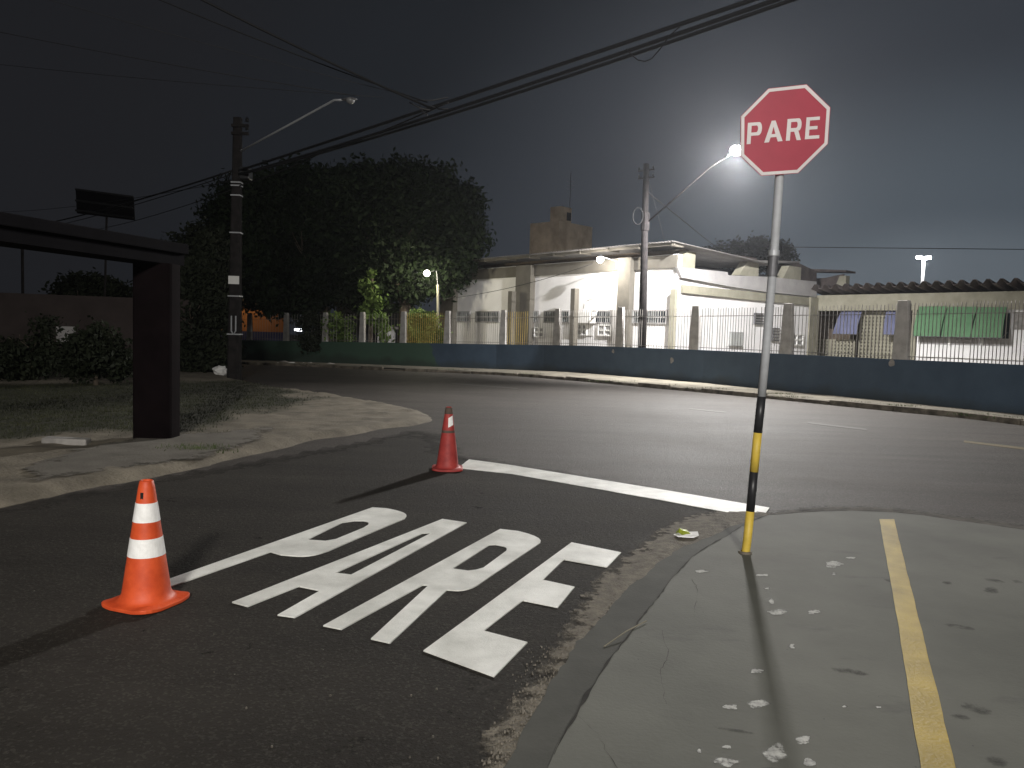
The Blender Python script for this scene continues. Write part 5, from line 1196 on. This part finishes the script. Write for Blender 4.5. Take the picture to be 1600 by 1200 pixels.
# gravel
gv = []; mb = MB()
for k in range(420):
    u = rnd.random(); x = 775+rnd.gauss(0, 16)+u*95; y = 1200-u*190
    if rnd.random() < .10: x = rnd.uniform(300, 1000); y = rnd.uniform(760, 1190)
    p = G(x, y, .006)
    if sdist(LOT, p.x, p.y) > -.02: continue
    s = rnd.uniform(.0012, .0036); mb.box8([(p.x+s*a_*rnd.uniform(.7, 1.2), p.y+s*b_*rnd.uniform(.7, 1.2), z+rnd.uniform(-.001, .001)) for z in ((.004, .008+s) if sdist(SAND, p.x, p.y) < .03 else (.012, .020+s)) for a_, b_ in ((-1, -1), (1, -1), (1, 1), (-1, 1))])
stuff(mb.build('gravel', mat('gravel_mix', (.07, .06, .05), .9, col2=(.20, .18, .15), scale=40), fix=False), 'loose gravel scattered along the edge of the side road', 'gravel')

# ------------------------------------------------------------------ things far behind
ow = thing('orange_blue_house', 'low house wall with orange lamplight put into its colour above blue behind the left part of the fence', 'house', W(410, 540, 56))
Yo = 56.0; a = W(340, 500, Yo); b = W(452, 500, Yo+1.5); FO = Frame((a.x, a.y), (b.x, b.y))
zb_ = FO.hit(400, 518)[1]; zt_2 = FO.hit(400, 497)[1]
mb = MB(); mb.fbox(FO, 0, FO.L, zb_, zt_2+.9, -4, 0); mb.build('wall', M['orangew'], ow)
mb = MB(); mb.fbox(FO, 0, FO.L, -.8, zb_-.002, -4, 0.02); mb.build('plinth', M['bluew'], ow)
mb = MB(); mb.fprism(FO, [(-.5, zt_2+.9), (FO.L+.5, zt_2+.9), (FO.L+.3, zt_2+1.3), (-.3, zt_2+1.6)], .6, -4.5); mb.build('roof', M['roofd'], ow)
hs = FO.P(FO.L*.3, 2.5, 4.2)
light('POINT', 'assumed_sodium_light', hs, 150, (1.0, .62, .3), .1, ow)  # assumed sodium lamp, unseen, added to light the orange wall
cr = thing('parked_car', 'car with a bright white light seen through the railing under the trees', 'car', W(468, 540, 52))
c = W(468, 530, 52); mb = MB()
prof = [(-2.0, .35), (-2.05, .8), (-1.75, .95), (-1.1, 1.0), (-.6, 1.42), (.7, 1.45), (1.3, 1.02), (1.9, .92), (2.05, .6), (2.0, .35)]
g0 = T(0, 52)
mb.prism([[(c.x+x, c.y, g0+z) for x, z in prof]], (0, 1.65, 0)); mb.build('body', M['distb'], cr, bevel=.06)
for s in (-1.25, 1.25):
    mb = MB(); mb.tube([(c.x+s, c.y-.03, g0+.33), (c.x+s, c.y+.2, g0+.33)], .33, 16); mb.build('wheel', M['pk'], cr)
lz = W(466, 515.5, 51.8); mb = MB(); mb.box(lz.x-.26, lz.x+.26, 51.75, 51.85, lz.z-.085, lz.z+.085); mb.build('light_bar', mat('lit_white_lamp', (.8, .8, .8), .4, emis=(.93, .95, 1), estr=7), cr, bevel=.04)
kh = thing('white_hut', 'small white hut with a barred door behind the fence left of the bush', 'hut', W(606, 540, 49))
Yk = 49.0; a = W(590, 520, Yk); b = W(612, 520, Yk); FK = Frame((a.x, a.y), (b.x, b.y)); zk = FK.hit(600, 514)[1]
mb = MB(); mb.fbox(FK, 0, FK.L, -.6, zk, -1.5, 0); mb.build('wall', M['white'], kh)
mb = MB(); mb.fbox(FK, -.2, FK.L+.2, zk+.002, zk+.16, -1.6, .25); mb.build('roof', M['conc'], kh)
mb = MB(); u0, u1, z0, z1 = px_box(MB(), FK, 593, 521, 604, 537, 0, .03)
for k in range(6): u_ = u0+(u1-u0)*k/5; mb.fbox(FK, u_-.02, u_+.02, -.4, z1, .02, .05)
mb.fbox(FK, u0-.03, u1+.03, z1, z1+.05, .02, .055); mb.build('barred_door', M['boxgrey'], kh)
db = thing('far_building', 'dim grey building glimpsed between the trunks behind the hut', 'building', W(620, 520, 58))
Yd = 58.0; a = W(525, 500, Yd); b = W(628, 500, Yd); FD = Frame((a.x, a.y), (b.x, b.y)); zd = FD.hit(600, 478)[1]
mb = MB(); mb.fbox(FD, 0, FD.L, -.8, zd, -5, 0); mb.build('wall', M['distb'], db)
mb = MB(); mb.fbox(FD, -.3, FD.L+.3, zd+.002, zd+.25, -5.2, .4); mb.build('roof', M['roofd'], db)
fh = thing('far_houses', 'low dark roofline glimpsed behind the yard lamp post', 'house', W(665, 520, 75))
mb = MB(); a = W(632, 520, 75); b = W(700, 520, 75); mb.box(a.x, b.x, 75, 80, -.8, W(660, 486, 75).z); mb.build('wall', M['distb'], fh)

# ------------------------------------------------------------------ night air
hz_ = bpy.data.materials.new('haze'); hz_.use_nodes = True; nt = hz_.node_tree; nt.nodes.remove(nt.nodes['Principled BSDF'])
pvn = _n(nt, 'ShaderNodeVolumePrincipled'); pvn.inputs['Density'].default_value = 0.0004; pvn.inputs['Color'].default_value = (.85, .88, .95, 1); pvn.inputs['Anisotropy'].default_value = 0.74
nt.links.new(pvn.outputs[0], nt.nodes['Material Output'].inputs['Volume'])
mb = MB(); mb.box(-225, 225, -65, 325, -3, 22); o = mb.build('haze', hz_); stuff(o, 'faint humid night air around the street lamps', 'haze')
